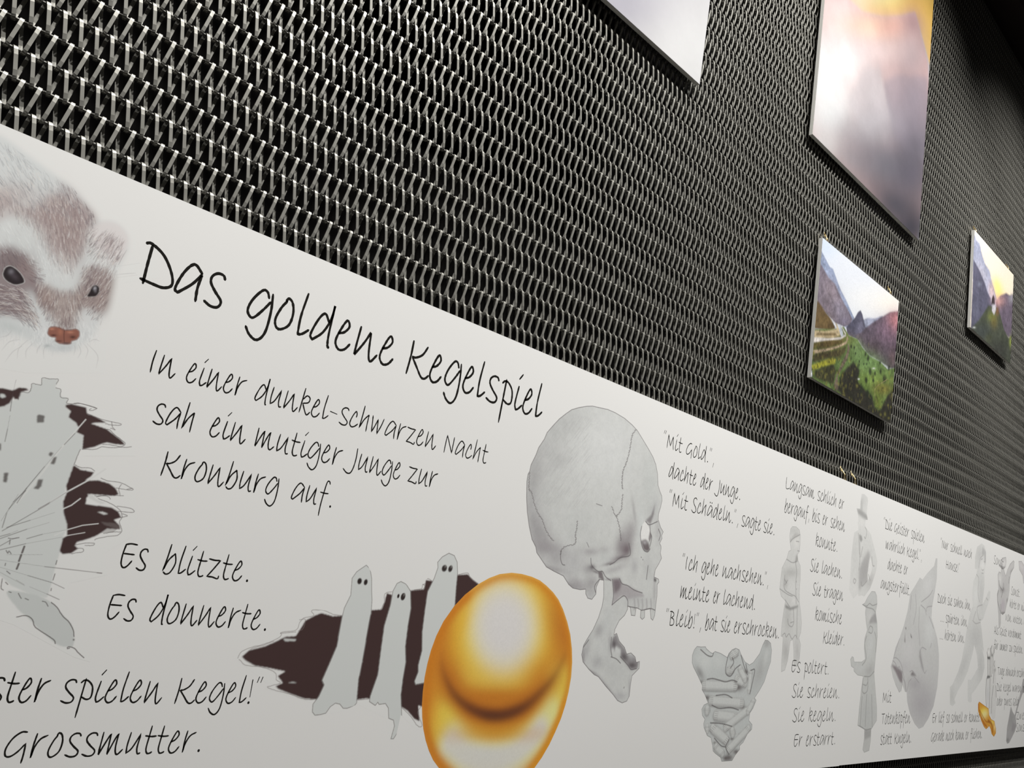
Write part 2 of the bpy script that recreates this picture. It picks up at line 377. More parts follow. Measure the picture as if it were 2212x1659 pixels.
def glyph_curve(pts):
    out = []; cur = [pts[0]]
    for p in pts[1:]:
        if p == cur[-1]:
            if len(cur) > 1: out.append(spline(cur, 4)); cur = [p]
        else: cur.append(p)
    if len(cur) > 1: out.append(spline(cur, 4))
    return np.concatenate(out)
def lettering(words, Zb, xh, wd, parent, layer=6, label=None):
    for txt, X0, X1 in words:
        V = []; F = []; nat = 0; pos = []
        for ch in txt: pos.append(nat); nat += G[ch][0]
        last = G[txt[-1]]; nat = nat - last[0] + (max([p[0] for s_ in last[1] for p in s_] or [0]))
        sc = (X1 - X0) / nat
        for ch, p0 in zip(txt, pos):
            jy = RNG.normal(0, 0.008)
            for s_ in G[ch][1]:
                c = glyph_curve(s_); dot = len(s_) == 2 and abs(s_[0][0] - s_[1][0]) < .05 and abs(s_[0][1] - s_[1][1]) < .06
                X = X0 + (p0 + c[:, 0] - 0.12 * c[:, 1] + 0.06) * sc; Z = Zb + (c[:, 1] + jy) * xh
                q = np.stack([X, Z], 1)
                if dot:
                    r = wd * 0.85; n0 = len(V); m0 = q.mean(0)
                    V += [W(m0[0] + r * math.cos(a), m0[1] + r * 1.1 * math.sin(a), -0.000015 * layer) for a in np.linspace(0, 2 * math.pi, 8, endpoint=False)]
                    F.append(tuple(range(n0, n0 + 8))); continue
                seg = np.hypot(*np.diff(q, axis=0).T); keep = np.concatenate([[True], seg > 1e-6]); q = q[keep]
                if xh > 0.03:
                    t = np.linspace(0, len(q) - 1, int(len(q) * 1.7)); q = np.stack([np.interp(t, range(len(q)), q[:, 0]), np.interp(t, range(len(q)), q[:, 1])], 1)
                T = np.gradient(q, axis=0); T /= np.linalg.norm(T, axis=1)[:, None] + 1e-12; N = np.stack([-T[:, 1], T[:, 0]], 1)
                n = len(q); h = wd / 2 * (1 + RNG.normal(0, 0.07, n)); e = min(2, n // 3)
                h[:1] *= 0.7; h[-1:] *= 0.55
                n0 = len(V)
                q = np.concatenate([[q[0] - T[0] * h[0] * .5], q, [q[-1] + T[-1] * h[-1] * .5]]); N = np.concatenate([N[:1], N, N[-1:]]); h = np.concatenate([[h[0] * .4], h, [h[-1] * .3]]); n += 2
                for i in range(n):
                    for sg in (1, -1): V.append(W(q[i, 0] + sg * N[i, 0] * h[i], q[i, 1] + sg * N[i, 1] * h[i], -0.000015 * layer))
                F += [(n0 + 2 * i, n0 + 2 * i + 1, n0 + 2 * i + 3, n0 + 2 * i + 2) for i in range(n - 1)]
        o = mesh_obj('lettering', V, F, M_ink); adopt(o, parent)
        if label: o['label'] = label
TX, BX = 0.0415, 0.0232; TW, BW = 0.0036, 0.00185
A_, B_ = board_a, board_b
lettering([('Das', .338, .4425), ('goldene', .4755, .7105), ('Kegelspiel', .7345, 1.0345)], .2540, TX, TW, A_, label='large handwritten heading in black')
def body(Zb, parent, *words, bw=None): lettering(list(words), Zb, BX, bw or BW, parent)
body(.1548, A_, ('In', .3755, .4071), ('einer', .4205, .4998), ('dunkel-schwarzen', .5126, .8180), ('Nacht', .8340, .9285))
body(.0985, A_, ('sah', .3937, .4430), ('ein', .4646, .5130), ('mutiger', .5262, .6602), ('Junge', .6690, .7619), ('zur', .7763, .8341))
body(.0418, A_, ('Kronburg', .4171, .5731), ('auf.', .5933, .6550))
body(-.0675, A_, ('Es', .3975, .4277), ('blitzte.', .4463, .5567))
body(-.1242, A_, ('Es', .3969, .4279), ('donnerte.', .4458, .5958))
body(-.2127, A_, ('Geister', .2520, .3585), ('spielen', .3700, .4820), ('Kegel!"', .4970, .6110))
body(-.2680, A_, ('Grossmutter.', .3290, .5418))
body(.2820, A_, ('"Mit', .3914 + 1, .4598 + 1), ('Gold.",', 1.4736, 1.5804))
body(.2250, A_, ('dachte', 1.4226, 1.5225), ('der', 1.5393, 1.5871), ('Junge.', 1.6010, 1.7003))
body(.1705, A_, ('"Mit', 1.4341, 1.5033), ('Sch\u00e4deln.",', 1.5151, 1.7036), ('sagte', 1.7178, 1.8043), ('sie.', 1.8167, 1.8677))
body(.0521, A_, ('"Ich', 1.5059, 1.5618), ('gehe', 1.5791, 1.6441), ('nachsehen.",', 1.6611, 1.8620))
body(-.0045, A_, ('meinte', 1.5110, 1.6189), ('er', 1.6360, 1.6618), ('lachend.', 1.6760, 1.8108))
body(-.0605, A_, ('"Bleib!",', 1.4708, 1.5989), ('bat', 1.6148, 1.6637), ('sie', 1.6761, 1.7155), ('erschrocken.', 1.7319, 1.9328))
def px_line(Zb, parent, txt, u0, v0, u1, v1):
    X0 = float(P(u0, v0)[0]); X1 = float(P(u1, v1)[0]); nat = sum(G[c][0] for c in txt); x = 0; ws = []
    sc = (X1 - X0) / nat
    for wrd in txt.split(' '):
        n = sum(G[c][0] for c in wrd); ws.append((wrd, X0 + x * sc, X0 + (x + n - 0.06) * sc)); x += n + G[' '][0]
    body(Zb, parent, *ws, bw=BW * 0.95)
px_line(.2865, A_, 'Langsam schlich er', 1697, 1050, 1824, 1090)
px_line(.2310, A_, 'bergauf, bis er sehen', 1694, 1100, 1825, 1143)
px_line(.1733, A_, 'konnte.', 1761, 1175, 1808, 1190)
px_line(.1090, A_, 'Sie lachen.', 1749, 1230, 1818, 1248)
px_line(.0526, A_, 'Sie tragen', 1754, 1280, 1821, 1295)
px_line(-.0066, A_, 'komische', 1760, 1335, 1818, 1345)
px_line(-.0598, A_, 'Kleider.', 1777, 1388, 1823, 1394)
px_line(-.1347, A_, 'Es poltert.', 1709, 1450, 1789, 1456)
px_line(-.1920, A_, 'Sie schreien.', 1709, 1505, 1812, 1507)
px_line(-.2478, A_, 'Sie kegeln.', 1710, 1558, 1804, 1557)
px_line(-.3045, A_, 'Er erstarrt.', 1714, 1611, 1803, 1608)
px_line(.2758, B_, '"Die Geister spielen', 1909, 1130, 1997, 1170)
px_line(.2196, B_, 'wahrlich Kegel.",', 1913, 1180, 1991, 1205)
px_line(.1645, B_, 'dachte er', 1917, 1228, 1961, 1240)
px_line(.1072, B_, 'angsterf\u00fcllt.', 1902, 1268, 1965, 1285)
px_line(-.2010, B_, 'Mit', 1906, 1515, 1926, 1518)
px_line(-.2585, B_, 'Totenk\u00f6pfen', 1904, 1561, 1966, 1564)
px_line(-.3132, B_, 'statt Kugeln.', 1901, 1608, 1968, 1603)
px_line(.2790, B_, '"Nur schnell nach', 2032, 1175, 2099, 1208)
px_line(.2185, B_, 'Hause!"', 2043, 1228, 2073, 1237)
px_line(.1060, B_, 'Doch sie sahen ihn,', 2025, 1300, 2097, 1318)
px_line(.0490, B_, '... sp\u00fcrten ihn,', 2031, 1341, 2090, 1354)
px_line(-.0055, B_, '... h\u00f6rten ihn.', 2029, 1379, 2083, 1389)
px_line(-.2600, B_, 'Er lief so schnell er konnte.', 2014, 1559, 2117, 1560)
px_line(-.3150, B_, 'Gerade noch kann er fliehen.', 2011, 1601, 2121, 1595)
px_line(.2912, B_, 'Sonst', 2146, 1215, 2168, 1224)
px_line(.2000, B_, 'Sonst.', 2184, 1277, 2203, 1283)
px_line(.1500, B_, 'h\u00f6rte er nichts', 2181, 1308, 2222, 1320)
px_line(.0980, B_, 'von unten her', 2172, 1338, 2222, 1352)
px_line(.0420, B_, 'Als Geist verdammt', 2147, 1368, 2206, 1381)
px_line(-.0110, B_, 'f\u00fcr immer zu spielen.', 2147, 1402, 2209, 1412)
px_line(-.1000, B_, 'Tage danach erz\u00e4hlt', 2155, 1453, 2216, 1460)
px_line(-.1560, B_, 'Die Kegel waren da', 2153, 1488, 2216, 1492)
px_line(-.2060, B_, 'oder pures Gold', 2153, 1523, 2200, 1525)
px_line(-.2560, B_, 'Zwei', 2195, 1553, 2216, 1554)
px_line(-.3000, B_, 'Sonst', 2194, 1588, 2216, 1588)
# ------------------------------------------------------------------ printed drawings on the boards
def F1(*v): return fr(0, 250, 5.53, *v)
def F2(*v): return fr(0, 500, 5.53, *v)
def C3(*v): return fr(0, 780, 5.184, *v)
def C4(*v): return fr(0, 1060, 4.147, *v)
def G6(*v): return fr(500, 1180, 3.6065, *v)
def E6(*v): return fr(860, 1180, 3.4625, *v)
def S1(*v): return fr(1120, 860, 4.879, *v)
def S2(*v): return fr(1180, 1160, 4.366, *v)
def S3(*v): return fr(1470, 1370, 5.742, *v)
def S7(*v): return fr(1640, 1120, 4.88, *v)
def S8(*v): return fr(1800, 1040, 5.53, *v)
def H1(*v): return fr(1820, 1270, 4.608, *v)
def H3(*v): return fr(1900, 1220, 4.366, *v)
def H4(*v): return fr(2010, 1150, 6.145, *v)
def H5(*v): return fr(2020, 1380, 6.9125, *v)
def H6(*v): return fr(2122, 1180, 7.54, *v)
def H7(*v): return fr(2112, 1370, 6.636, *v)

# --- ferret head
def ferret():
    out = np.array([(-62, 262), (-10, 262), (30, 285), (80, 325), (150, 375), (205, 425), (235, 462), (262, 468), (285, 490), (296, 520), (288, 556), (276, 568), (340, 562), (345, 600), (262, 612), (250, 655), (236, 700), (232, 735), (226, 806), (60, 806), (-40, 790), (-150, 780), (-150, 500)], float)
    c = Canvas(out, 1900, (216, 213, 208))
    W_ = (198, 199, 196)
    head = [(-150, 560), (-110, 400), (-60, 300), (-10, 290), (20, 305), (60, 335), (110, 372), (150, 402), (185, 440), (200, 465), (214, 478), (240, 480), (262, 492), (274, 514), (274, 540), (262, 566), (252, 590), (243, 620), (235, 652), (226, 678), (214, 694), (205, 715), (185, 738), (150, 757), (110, 757), (70, 740), (20, 722), (-60, 740)]
    c.fill(head, W_, .9, soft=7, smooth=True)
    c.fill([(196, 505), (205, 486), (230, 478), (256, 486), (274, 506), (276, 530), (266, 555), (250, 572), (215, 560)], (209, 201, 197), .85, soft=4, smooth=True); c.blob(232, 535, 26, 22, (176, 164, 162), .6, 40) 
    # brown fields
    br = (158, 138, 134)
    c.fill([(-60, 410), (0, 420), (40, 445), (80, 452), (110, 420), (160, 430), (205, 468), (190, 500), (182, 540), (150, 585), (128, 575), (110, 545), (82, 505), (55, 470), (20, 470), (-60, 500)], br, .8, soft=10, smooth=True)
    c.fill([(120, 400), (150, 402), (192, 450), (205, 470), (186, 490), (150, 470)], (150, 133, 132), .35, soft=9, smooth=True)
    c.blob(15, 455, 34, 22, (205, 201, 197), .5); c.blob(60, 505, 34, 30, (200, 201, 197), .8, 30)
    c.fill([(-60, 560), (-20, 545), (10, 530), (50, 545), (80, 590), (92, 625), (110, 640), (118, 668), (98, 672), (75, 640), (60, 625), (62, 665), (78, 690), (60, 690), (20, 680), (-40, 670)], (128, 112, 112), .9, soft=8, smooth=True)
    c.fill([(90, 612), (130, 628), (165, 626), (185, 585), (215, 572), (245, 590), (240, 640), (222, 676), (190, 665), (170, 672), (160, 712), (128, 712), (112, 690), (100, 668), (82, 650)], (150, 131, 124), .85, soft=8, smooth=True)
    c.blob(200, 605, 24, 30, (125, 111, 112), .62, 20); c.blob(215, 655, 20, 26, (140, 122, 118), .55)
    c.blob(165, 668, 18, 34, (130, 110, 104), .4, 10); c.blob(140, 702, 20, 14, (120, 104, 102), .55)
    c.blob(140, 585, 30, 34, (205, 204, 200), .75, -30); c.blob(215, 555, 30, 16, (204, 203, 199), .8, 20)
    c.blob(98, 712, 26, 26, (203, 202, 199), .8); c.blob(182, 700, 22, 26, (205, 203, 200), .75, 20)
    c.blob(30, 565, 30, 24, (105, 92, 92), .55); c.blob(60, 578, 22, 30, (140, 120, 115), .4, 20)
    c.blob(95, 470, 60, 40, (150, 130, 126), .55, 25); c.blob(20, 420, 50, 26, (172, 155, 150), .6); c.blob(150, 500, 30, 60, (146, 126, 121), .5, -10)
    c.blob(60, 505, 30, 26, (203, 203, 199), .7, 30); c.blob(18, 490, 30, 22, (206, 206, 202), .8)
    # hair
    def fld(x, y):
        if x > 195 and y < 560: return 128 if y > 500 else 120
        if y < 480: return 62 + x * 0.06
        if x > 175: return 118 - (y - 620) * 0.1
        if x < 75 and y > 612: return 20 + x * 0.4
        if y < 580: return 88
        return 100
    dk = [(104, 86, 88), (122, 104, 106), (142, 122, 118), (88, 76, 79)]
    gy = [(128, 126, 128), (146, 145, 145), (116, 114, 118)]
    lt = [(226, 223, 218), (214, 208, 200), (208, 196, 186)]
    crown = [(-110, 320), (-40, 296), (0, 292), (60, 340), (120, 385), (165, 420), (200, 465), (150, 470), (90, 440), (0, 420), (-110, 430)]
    c.fur(crown, 420, 26, fld, gy, .5, 1.3, 9, .1); c.fur(crown, 180, 22, fld, lt, .5, 1.4, 9, .1)
    c.fur([(115, 375), (165, 410), (210, 470), (190, 478), (150, 430)], 60, 18, 66, dk, .6, 1.3, 8)
    band = [(-120, 430), (20, 420), (70, 440), (130, 410), (200, 465), (188, 510), (175, 545), (150, 585), (110, 560), (70, 490), (20, 450), (-120, 480)]
    c.fur(band, 900, 17, 82, dk, .42, 1.0, 9); c.fur(band, 400, 14, 84, lt, .45, 1.1, 9)
    ear = [(195, 490), (240, 492), (272, 515), (270, 545), (255, 565), (200, 545)]
    c.fur(ear, 220, 16, 124, dk, .5, 1.2, 10); c.fur(ear, 70, 14, 126, lt, .5, 1.2, 10)
    for x, y in ((210, 512), (222, 520), (235, 528), (246, 538), (254, 548), (262, 552)): c.line([(x + 12, y - 12), (x + 2, y + 4), (x - 6, y + 20)], 1.2, (110, 100, 102), .6, taper=True)
    lid = [(-130, 560), (0, 530), (60, 548), (90, 600), (70, 615), (30, 575), (-20, 580)]
    c.fur(lid, 300, 14, lambda x, y: 60 + (30 - x) * 0.9, dk, .6, 1.2, 10)
    cheek = [(-130, 612), (0, 612), (50, 620), (75, 660), (78, 690), (20, 680), (-130, 660)]
    c.fur(cheek, 560, 26, lambda x, y: 10 + max(0, x) * .75, dk, .5, 1.3, 8, .15); c.fur(cheek, 220, 24, lambda x, y: 10 + max(0, x) * .75, lt, .5, 1.2, 8, .15)
    bridge = [(78, 590), (110, 618), (150, 620), (180, 600), (175, 670), (160, 714), (124, 712), (100, 680), (82, 650)]
    c.fur(bridge, 330, 13, lambda x, y: 95 - (x - 130) * .4, dk, .5, 1.2, 10); c.fur(bridge, 170, 12, lambda x, y: 95 - (x - 130) * .4, lt, .5, 1.1, 10)
    rc = [(178, 570), (215, 565), (245, 585), (238, 640), (222, 690), (195, 670), (185, 640)]
    c.fur(rc, 330, 13, lambda x, y: 125 if y > 620 else 112, dk, .55, 1.2, 10); c.fur(rc, 120, 12, 125, lt, .45, 1.1, 10)
    for pl in ([(60, 500), (130, 530), (150, 590), (120, 600), (80, 560)], [(80, 690), (118, 700), (110, 745), (60, 735)], [(168, 690), (205, 690), (200, 730), (160, 745)]):
        c.fur(pl, 90, 12, 80, [(225, 224, 220), (186, 186, 184)], .45, 1.2, 14)
    c.fur([(0, 470), (60, 480), (110, 560), (140, 600), (90, 600), (40, 540), (-60, 540), (-60, 480)], 260, 15, lambda x, y: 60 + x * .1, [(228, 227, 223), (184, 184, 182), (190, 184, 180)], .45, 1.1, 10)
    c.fur([(185, 560), (240, 552), (262, 575), (245, 600), (215, 575)], 130, 12, 118, [(226, 225, 221), (160, 152, 150)], .5, 1.1, 10)
    c.fur([(-60, 690), (40, 690), (110, 700), (200, 700), (215, 730), (120, 755), (20, 735)], 260, 14, 95, [(226, 225, 221), (188, 188, 187)], .4, 1.2, 20)
    # eyes
    le = F2(35, 500, 60, 440, 110, 412, 165, 430, 220, 475, 265, 530, 292, 600, 245, 628, 180, 636, 110, 610, 60, 570, 38, 530)
    c.line(np.vstack([le, le[:1]]), 2.6, (205, 200, 196), .8); c.fill(le, (38, 30, 32), 1, soft=.7, smooth=True); c.blob(24, 587, 6, 6, (120, 115, 120), .8); c.blob(31, 597, 10, 6, (80, 70, 76), .6, 40)
    re = F2(1042, 775, 1075, 710, 1100, 660, 1140, 640, 1172, 652, 1188, 690, 1176, 740, 1140, 775, 1100, 780)
    c.line(np.vstack([re, re[:1]]), 1.6, (190, 184, 180), .6); c.fill(re, (36, 28, 30), 1, soft=.6, smooth=True); c.blob(205, 623, 3.2, 4, (165, 162, 166), .9, 20); c.blob(206, 628, 3, 4, (110, 104, 108), .8)
    # nose
    ns = F2(568, 1215, 590, 1150, 640, 1135, 700, 1145, 760, 1170, 830, 1178, 900, 1165, 945, 1190, 948, 1245, 920, 1290, 860, 1310, 845, 1340, 790, 1350, 700, 1335, 660, 1300, 665, 1270, 600, 1255)
    c.fill(ns, (135, 88, 74), 1, soft=.8, smooth=True)
    for x, y, rx, ry, cc_ in ((620, 1165, 30, 14, (178, 122, 100)), (840, 1205, 40, 14, (176, 120, 98)), (720, 1200, 30, 40, (160, 105, 84)), (640, 1240, 34, 12, (66, 38, 36)), (870, 1262, 36, 18, (70, 42, 38)), (790, 1335, 50, 12, (74, 46, 44)), (700, 1310, 40, 12, (88, 54, 48))):
        q = F2(x, y)[0]; c.blob(q[0], q[1], rx / 5.53, ry / 5.53, cc_, .85)
    c.line(F2(768, 1185, 764, 1240, 768, 1330), 1.6, (84, 50, 44), .8); c.line(np.vstack([ns, ns[:1]]), 1.2, (92, 56, 50), .5)
    c.line(F2(700, 1150, 760, 1178, 850, 1172), 1.2, (90, 70, 66), .6)
    c.blob(135, 752, 26, 8, (178, 180, 180), .5); c.blob(102, 747, 7, 4, (160, 164, 162), .6); c.blob(20, 705, 30, 10, (176, 180, 176), .4, 20)
    for p in (F2(0, 1265, 90, 1240, 140, 1180), F2(20, 1420, 110, 1320, 230, 1290), F2(205, 1520, 225, 1400, 330, 1300), F2(310, 1520, 315, 1420, 400, 1330), F2(440, 1460, 450, 1400, 500, 1340), F2(525, 1520, 520, 1420, 550, 1370), F2(1150, 1630, 1165, 1480, 1040, 1340), F2(1020, 1520, 1050, 1420, 1010, 1350), F2(930, 1510, 965, 1440, 950, 1370), F2(880, 1480, 900, 1400, 890, 1360), F2(1060, 1320, 1130, 1290, 1190, 1310), F2(1400, 550, 1640, 520), F2(1350, 425, 1670, 378), F2(1360, 520, 1500, 505, 1620, 498), F2(60, 1560, 150, 1440, 260, 1370)):
        c.line(p, 1.5, (170, 168, 166), .5, taper=True)
    c.decal('ferret_drawing', A_, 1, 'pencil drawing of a pale ferret face with pink nose')
ferret()

# --- castle tower in a torn night sky
def castle():
    out = np.array([(-120, 822), (14, 822), (60, 815), (134, 815), (150, 850), (162, 868), (215, 880), (265, 910), (292, 968), (292, 985), (180, 985), (235, 1010), (292, 1050), (296, 1120), (285, 1160), (225, 1195), (232, 1242), (150, 1260), (140, 1290), (195, 1430), (160, 1420), (30, 1350), (-120, 1300)], float)
    c = Canvas(out, 1900, (204, 199, 193))
    DK = (60, 44, 42); GR = (184, 183, 177); LN = (70, 60, 58)
    tower = C3(-200, 500, 60, 500, 140, 440, 205, 430, 235, 345, 320, 350, 350, 300, 360, 250, 440, 262, 466, 255, 472, 190, 650, 205, 630, 255, 625, 300, 680, 320, 680, 400, 760, 415, 750, 470, 735, 520, 790, 570, 770, 625, 850, 680, 880, 730, 860, 805, 935, 830, 910, 990, 890, 1000, 830, 1160, 740, 1400, 700, 1600)
    tower = np.vstack([tower, C4(560, 40, 575, 200, 605, 260, 600, 330, 560, 430, 535, 560, 500, 660, 450, 880, 420, 960, 300, 940, 100, 850, 0, 760, -300, 700)])
    c.fill(tower, GR, .85, soft=1.0)
    c.fill(C4(60, 900, 300, 930, 460, 1000, 560, 1110, 640, 1200, 665, 1300, 655, 1390, 600, 1400, 500, 1370, 360, 1250, 300, 1190, 230, 1120, 160, 1060), (176, 176, 170), .85, soft=1.2, smooth=True)
    c.fill(C3(-200, 300, 0, 300, 60, 310, 140, 330, 210, 297, 290, 302, 322, 325, 240, 345, 205, 430, 160, 425, 150, 400, 110, 470, 50, 505, 0, 512, -200, 500), DK, 1, soft=.8)
    c.fill(C3(0, 365, 50, 372, 68, 400, 30, 415, 0, 400), GR, 1, soft=.8)
    sky1 = C3(735, 490, 800, 480, 900, 505, 965, 520, 975, 590, 1050, 615, 1130, 655, 1190, 690, 1060, 690, 1020, 700, 1080, 720, 1190, 760, 1270, 820, 1350, 880, 1390, 920, 1390, 940, 1290, 930, 1200, 910, 1130, 930, 1060, 960, 990, 975, 920, 990, 935, 830, 860, 800, 880, 740, 850, 690, 770, 630, 790, 560, 735, 515)
    c.fill(sky1, DK, 1, soft=.8)
    sky2 = C3(825, 1165, 900, 1215, 960, 1225, 1055, 1245, 1020, 1290, 950, 1340, 1100, 1335, 1220, 1370, 1290, 1420, 1330, 1490, 1280, 1510, 1150, 1500, 1010, 1490, 970, 1530, 960, 1600, 1100, 1620, 1250, 1640, 1330, 1690)
    sky2 = np.vstack([sky2, C4(1060, 190, 1085, 240, 1020, 260, 1070, 310, 1075, 345, 960, 340, 900, 380, 850, 410, 760, 440, 690, 460, 670, 490, 700, 520, 640, 560, 560, 568, 535, 545, 560, 430, 600, 400, 600, 300, 570, 200, 565, 100, 600, 10), C3(740, 1400)])
    c.fill(sky2, DK, 1, soft=.8)
    c.fill(C4(870, 190, 920, 188, 970, 208, 930, 215), (190, 186, 180), 1, soft=.5)
    c.fill(C4(785, 30, 830, 35, 860, 75, 950, 110, 900, 120, 830, 85, 795, 65), (190, 186, 180), .9, soft=.8)
    for p, w_ in ((C3(960, 655, 720, 930, 430, 1310, 180, 1600), 3.2), (C3(1180, 1210, 1000, 1330, 740, 1470, 440, 1655), 3.6), (C4(720, 70, 640, 130, 560, 165), 3), (C4(880, 295, 740, 310, 600, 350, 490, 400), 2.4), (C4(760, 375, 640, 395, 560, 410), 2)):
        c.line(p, w_, (196, 192, 186), .85, smooth=False)
    for p in (C3(960, 660, 840, 810, 720, 935), C3(690, 960, 500, 1180, 300, 1420, 100, 1655), C3(450, 1240, 300, 1420, 190, 1590), C3(740, 1470, 560, 1580, 430, 1655), C3(1010, 1330, 860, 1420, 760, 1480), C4(620, 0, 440, 115, 20, 360), C4(10, 270, 120, 100, 230, 0), C4(490, 195, 270, 265, 60, 330), C4(440, 285, 240, 345, 0, 430), C4(600, 350, 380, 390, 240, 430), C4(560, 415, 230, 475, 0, 530), C4(60, 573, 380, 573), C4(0, 620, 400, 680, 910, 738), C4(0, 685, 250, 760, 470, 825, 575, 875), C4(0, 730, 220, 850), C4(265, 860, 420, 925, 530, 975), C4(150, 420, 90, 445, 0, 495), C4(160, 355, 90, 385, 0, 410), C3(180, 210, 140, 380, 115, 560), C3(112, 610, 85, 760, 55, 900), C4(165, 30, 60, 200, 20, 330)):
        c.line(p, 1.5, LN, .7, smooth=False, taper=True)
    c.line(C4(870, 735, 912, 739), 2.2, (120, 112, 108), .8)
    for p in (C3(205, 430, 225, 350, 320, 352, 350, 300, 360, 252, 430, 265, 466, 262, 472, 190, 560, 200, 652, 205, 630, 258), C3(628, 300, 680, 318, 675, 380, 690, 410, 762, 420, 745, 470, 800, 478, 880, 470, 960, 490, 1080, 525, 1040, 550, 1000, 550, 1020, 530), C3(830, 475, 930, 480, 1085, 530), C3(975, 590, 1100, 640, 1250, 680, 1345, 700, 1345, 718, 1250, 715, 1180, 700), C3(1250, 680, 1260, 740, 1290, 770, 1240, 750), C3(1190, 765, 1230, 770, 1290, 830, 1400, 920, 1350, 960, 1250, 970, 1140, 960, 1060, 990, 920, 985), C3(1150, 930, 1250, 940, 1380, 965, 1470, 960), C3(900, 990, 880, 1030, 830, 1160), C3(840, 1160, 900, 1190, 1010, 1200, 1060, 1230), C3(1130, 1310, 1200, 1340, 1340, 1360, 1480, 1425, 1475, 1445, 1380, 1435, 1300, 1420), C3(1360, 1380, 1330, 1430, 1345, 1500), C3(1080, 1520, 1200, 1500, 1380, 1510), C4(850, 45, 960, 50, 990, 75), C4(880, 70, 1000, 120, 1070, 170, 1095, 230, 1070, 280, 1085, 330, 1090, 365, 1050, 400, 960, 410, 870, 430, 850, 440), C4(1050, 140, 1160, 155, 1200, 180, 1180, 195, 1060, 185), C4(1095, 205, 1140, 225, 1080, 240), C4(930, 385, 1000, 370, 1080, 370), C4(670, 485, 760, 470, 840, 470, 830, 490, 760, 490), C4(690, 515, 745, 520, 740, 550, 690, 555, 640, 565), C3(1480, 1425, 1420, 1440)):
        c.line(p, 1.3, LN, .8, wob=.25)
    c.fill(C4(905, 280, 1030, 290, 1075, 320, 1060, 345, 940, 310), (110, 100, 96), .5, soft=1.5)
    for i in range(22): x = 780 + i * 11; c.line(C4(x, 385 - i * .6, x + 38, 340), .9, DK, .7, smooth=False)
    for pl in (C3(418, 605, 440, 598, 500, 612, 490, 688, 415, 690, 412, 650), C3(560, 1015, 600, 1030, 570, 1072, 543, 1050), C3(600, 1080, 640, 1068, 610, 1155, 565, 1150), C3(45, 1250, 95, 1250, 75, 1360, 35, 1355), C3(425, 1325, 480, 1325, 465, 1400, 430, 1435, 375, 1425, 410, 1390), C3(-20, 920, 12, 925, 10, 1000, -20, 1005)):
        c.fill(pl, (72, 64, 60), .85, soft=1.2)
    for p in (C4(218, 500, 198, 555), C4(190, 575, 170, 630), C4(168, 655, 150, 700)): c.line(p, 4.2, LN, .85, smooth=False)
    for p in (C4(75, 425, 110, 430, 170, 420), C4(90, 440, 85, 480), C4(55, 535, 70, 560, 80, 540, 100, 565), C4(510, 625, 500, 660), C4(492, 745, 475, 800), C4(460, 875, 456, 895), C4(20, 790, 10, 870, 30, 890), C4(50, 820, 70, 840), C4(80, 905, 100, 912), C4(165, 920, 175, 940, 190, 965), C4(225, 965, 255, 978), C4(380, 990, 410, 1000, 430, 1035), C4(50, 650, 45, 670), C4(60, 720, 90, 745)):
        c.line(p, 1.8, LN, .8)
    c.line(C4(145, 800, 215, 840), 4, (90, 82, 78), .7, taper=True)
    c.line(C4(150, 1132, 230, 1118, 290, 1155, 310, 1215, 370, 1260, 460, 1320, 490, 1345, 495, 1370), 2, LN, .85, wob=.2)
    c.line(C4(460, 1000, 510, 1045, 560, 1120, 620, 1180, 655, 1250, 662, 1305), 2, LN, .85, wob=.2)
    c.line(C4(625, 1410, 605, 1415, 610, 1400, 660, 1408, 700, 1450, 752, 1497), 2, LN, .85, wob=.2); c.blob(*C4(660, 1335)[0], 2, 2, LN, .9)
    c.decal('castle_drawing', A_, 2, 'ink drawing of a stepped castle tower in dark torn sky')
castle()

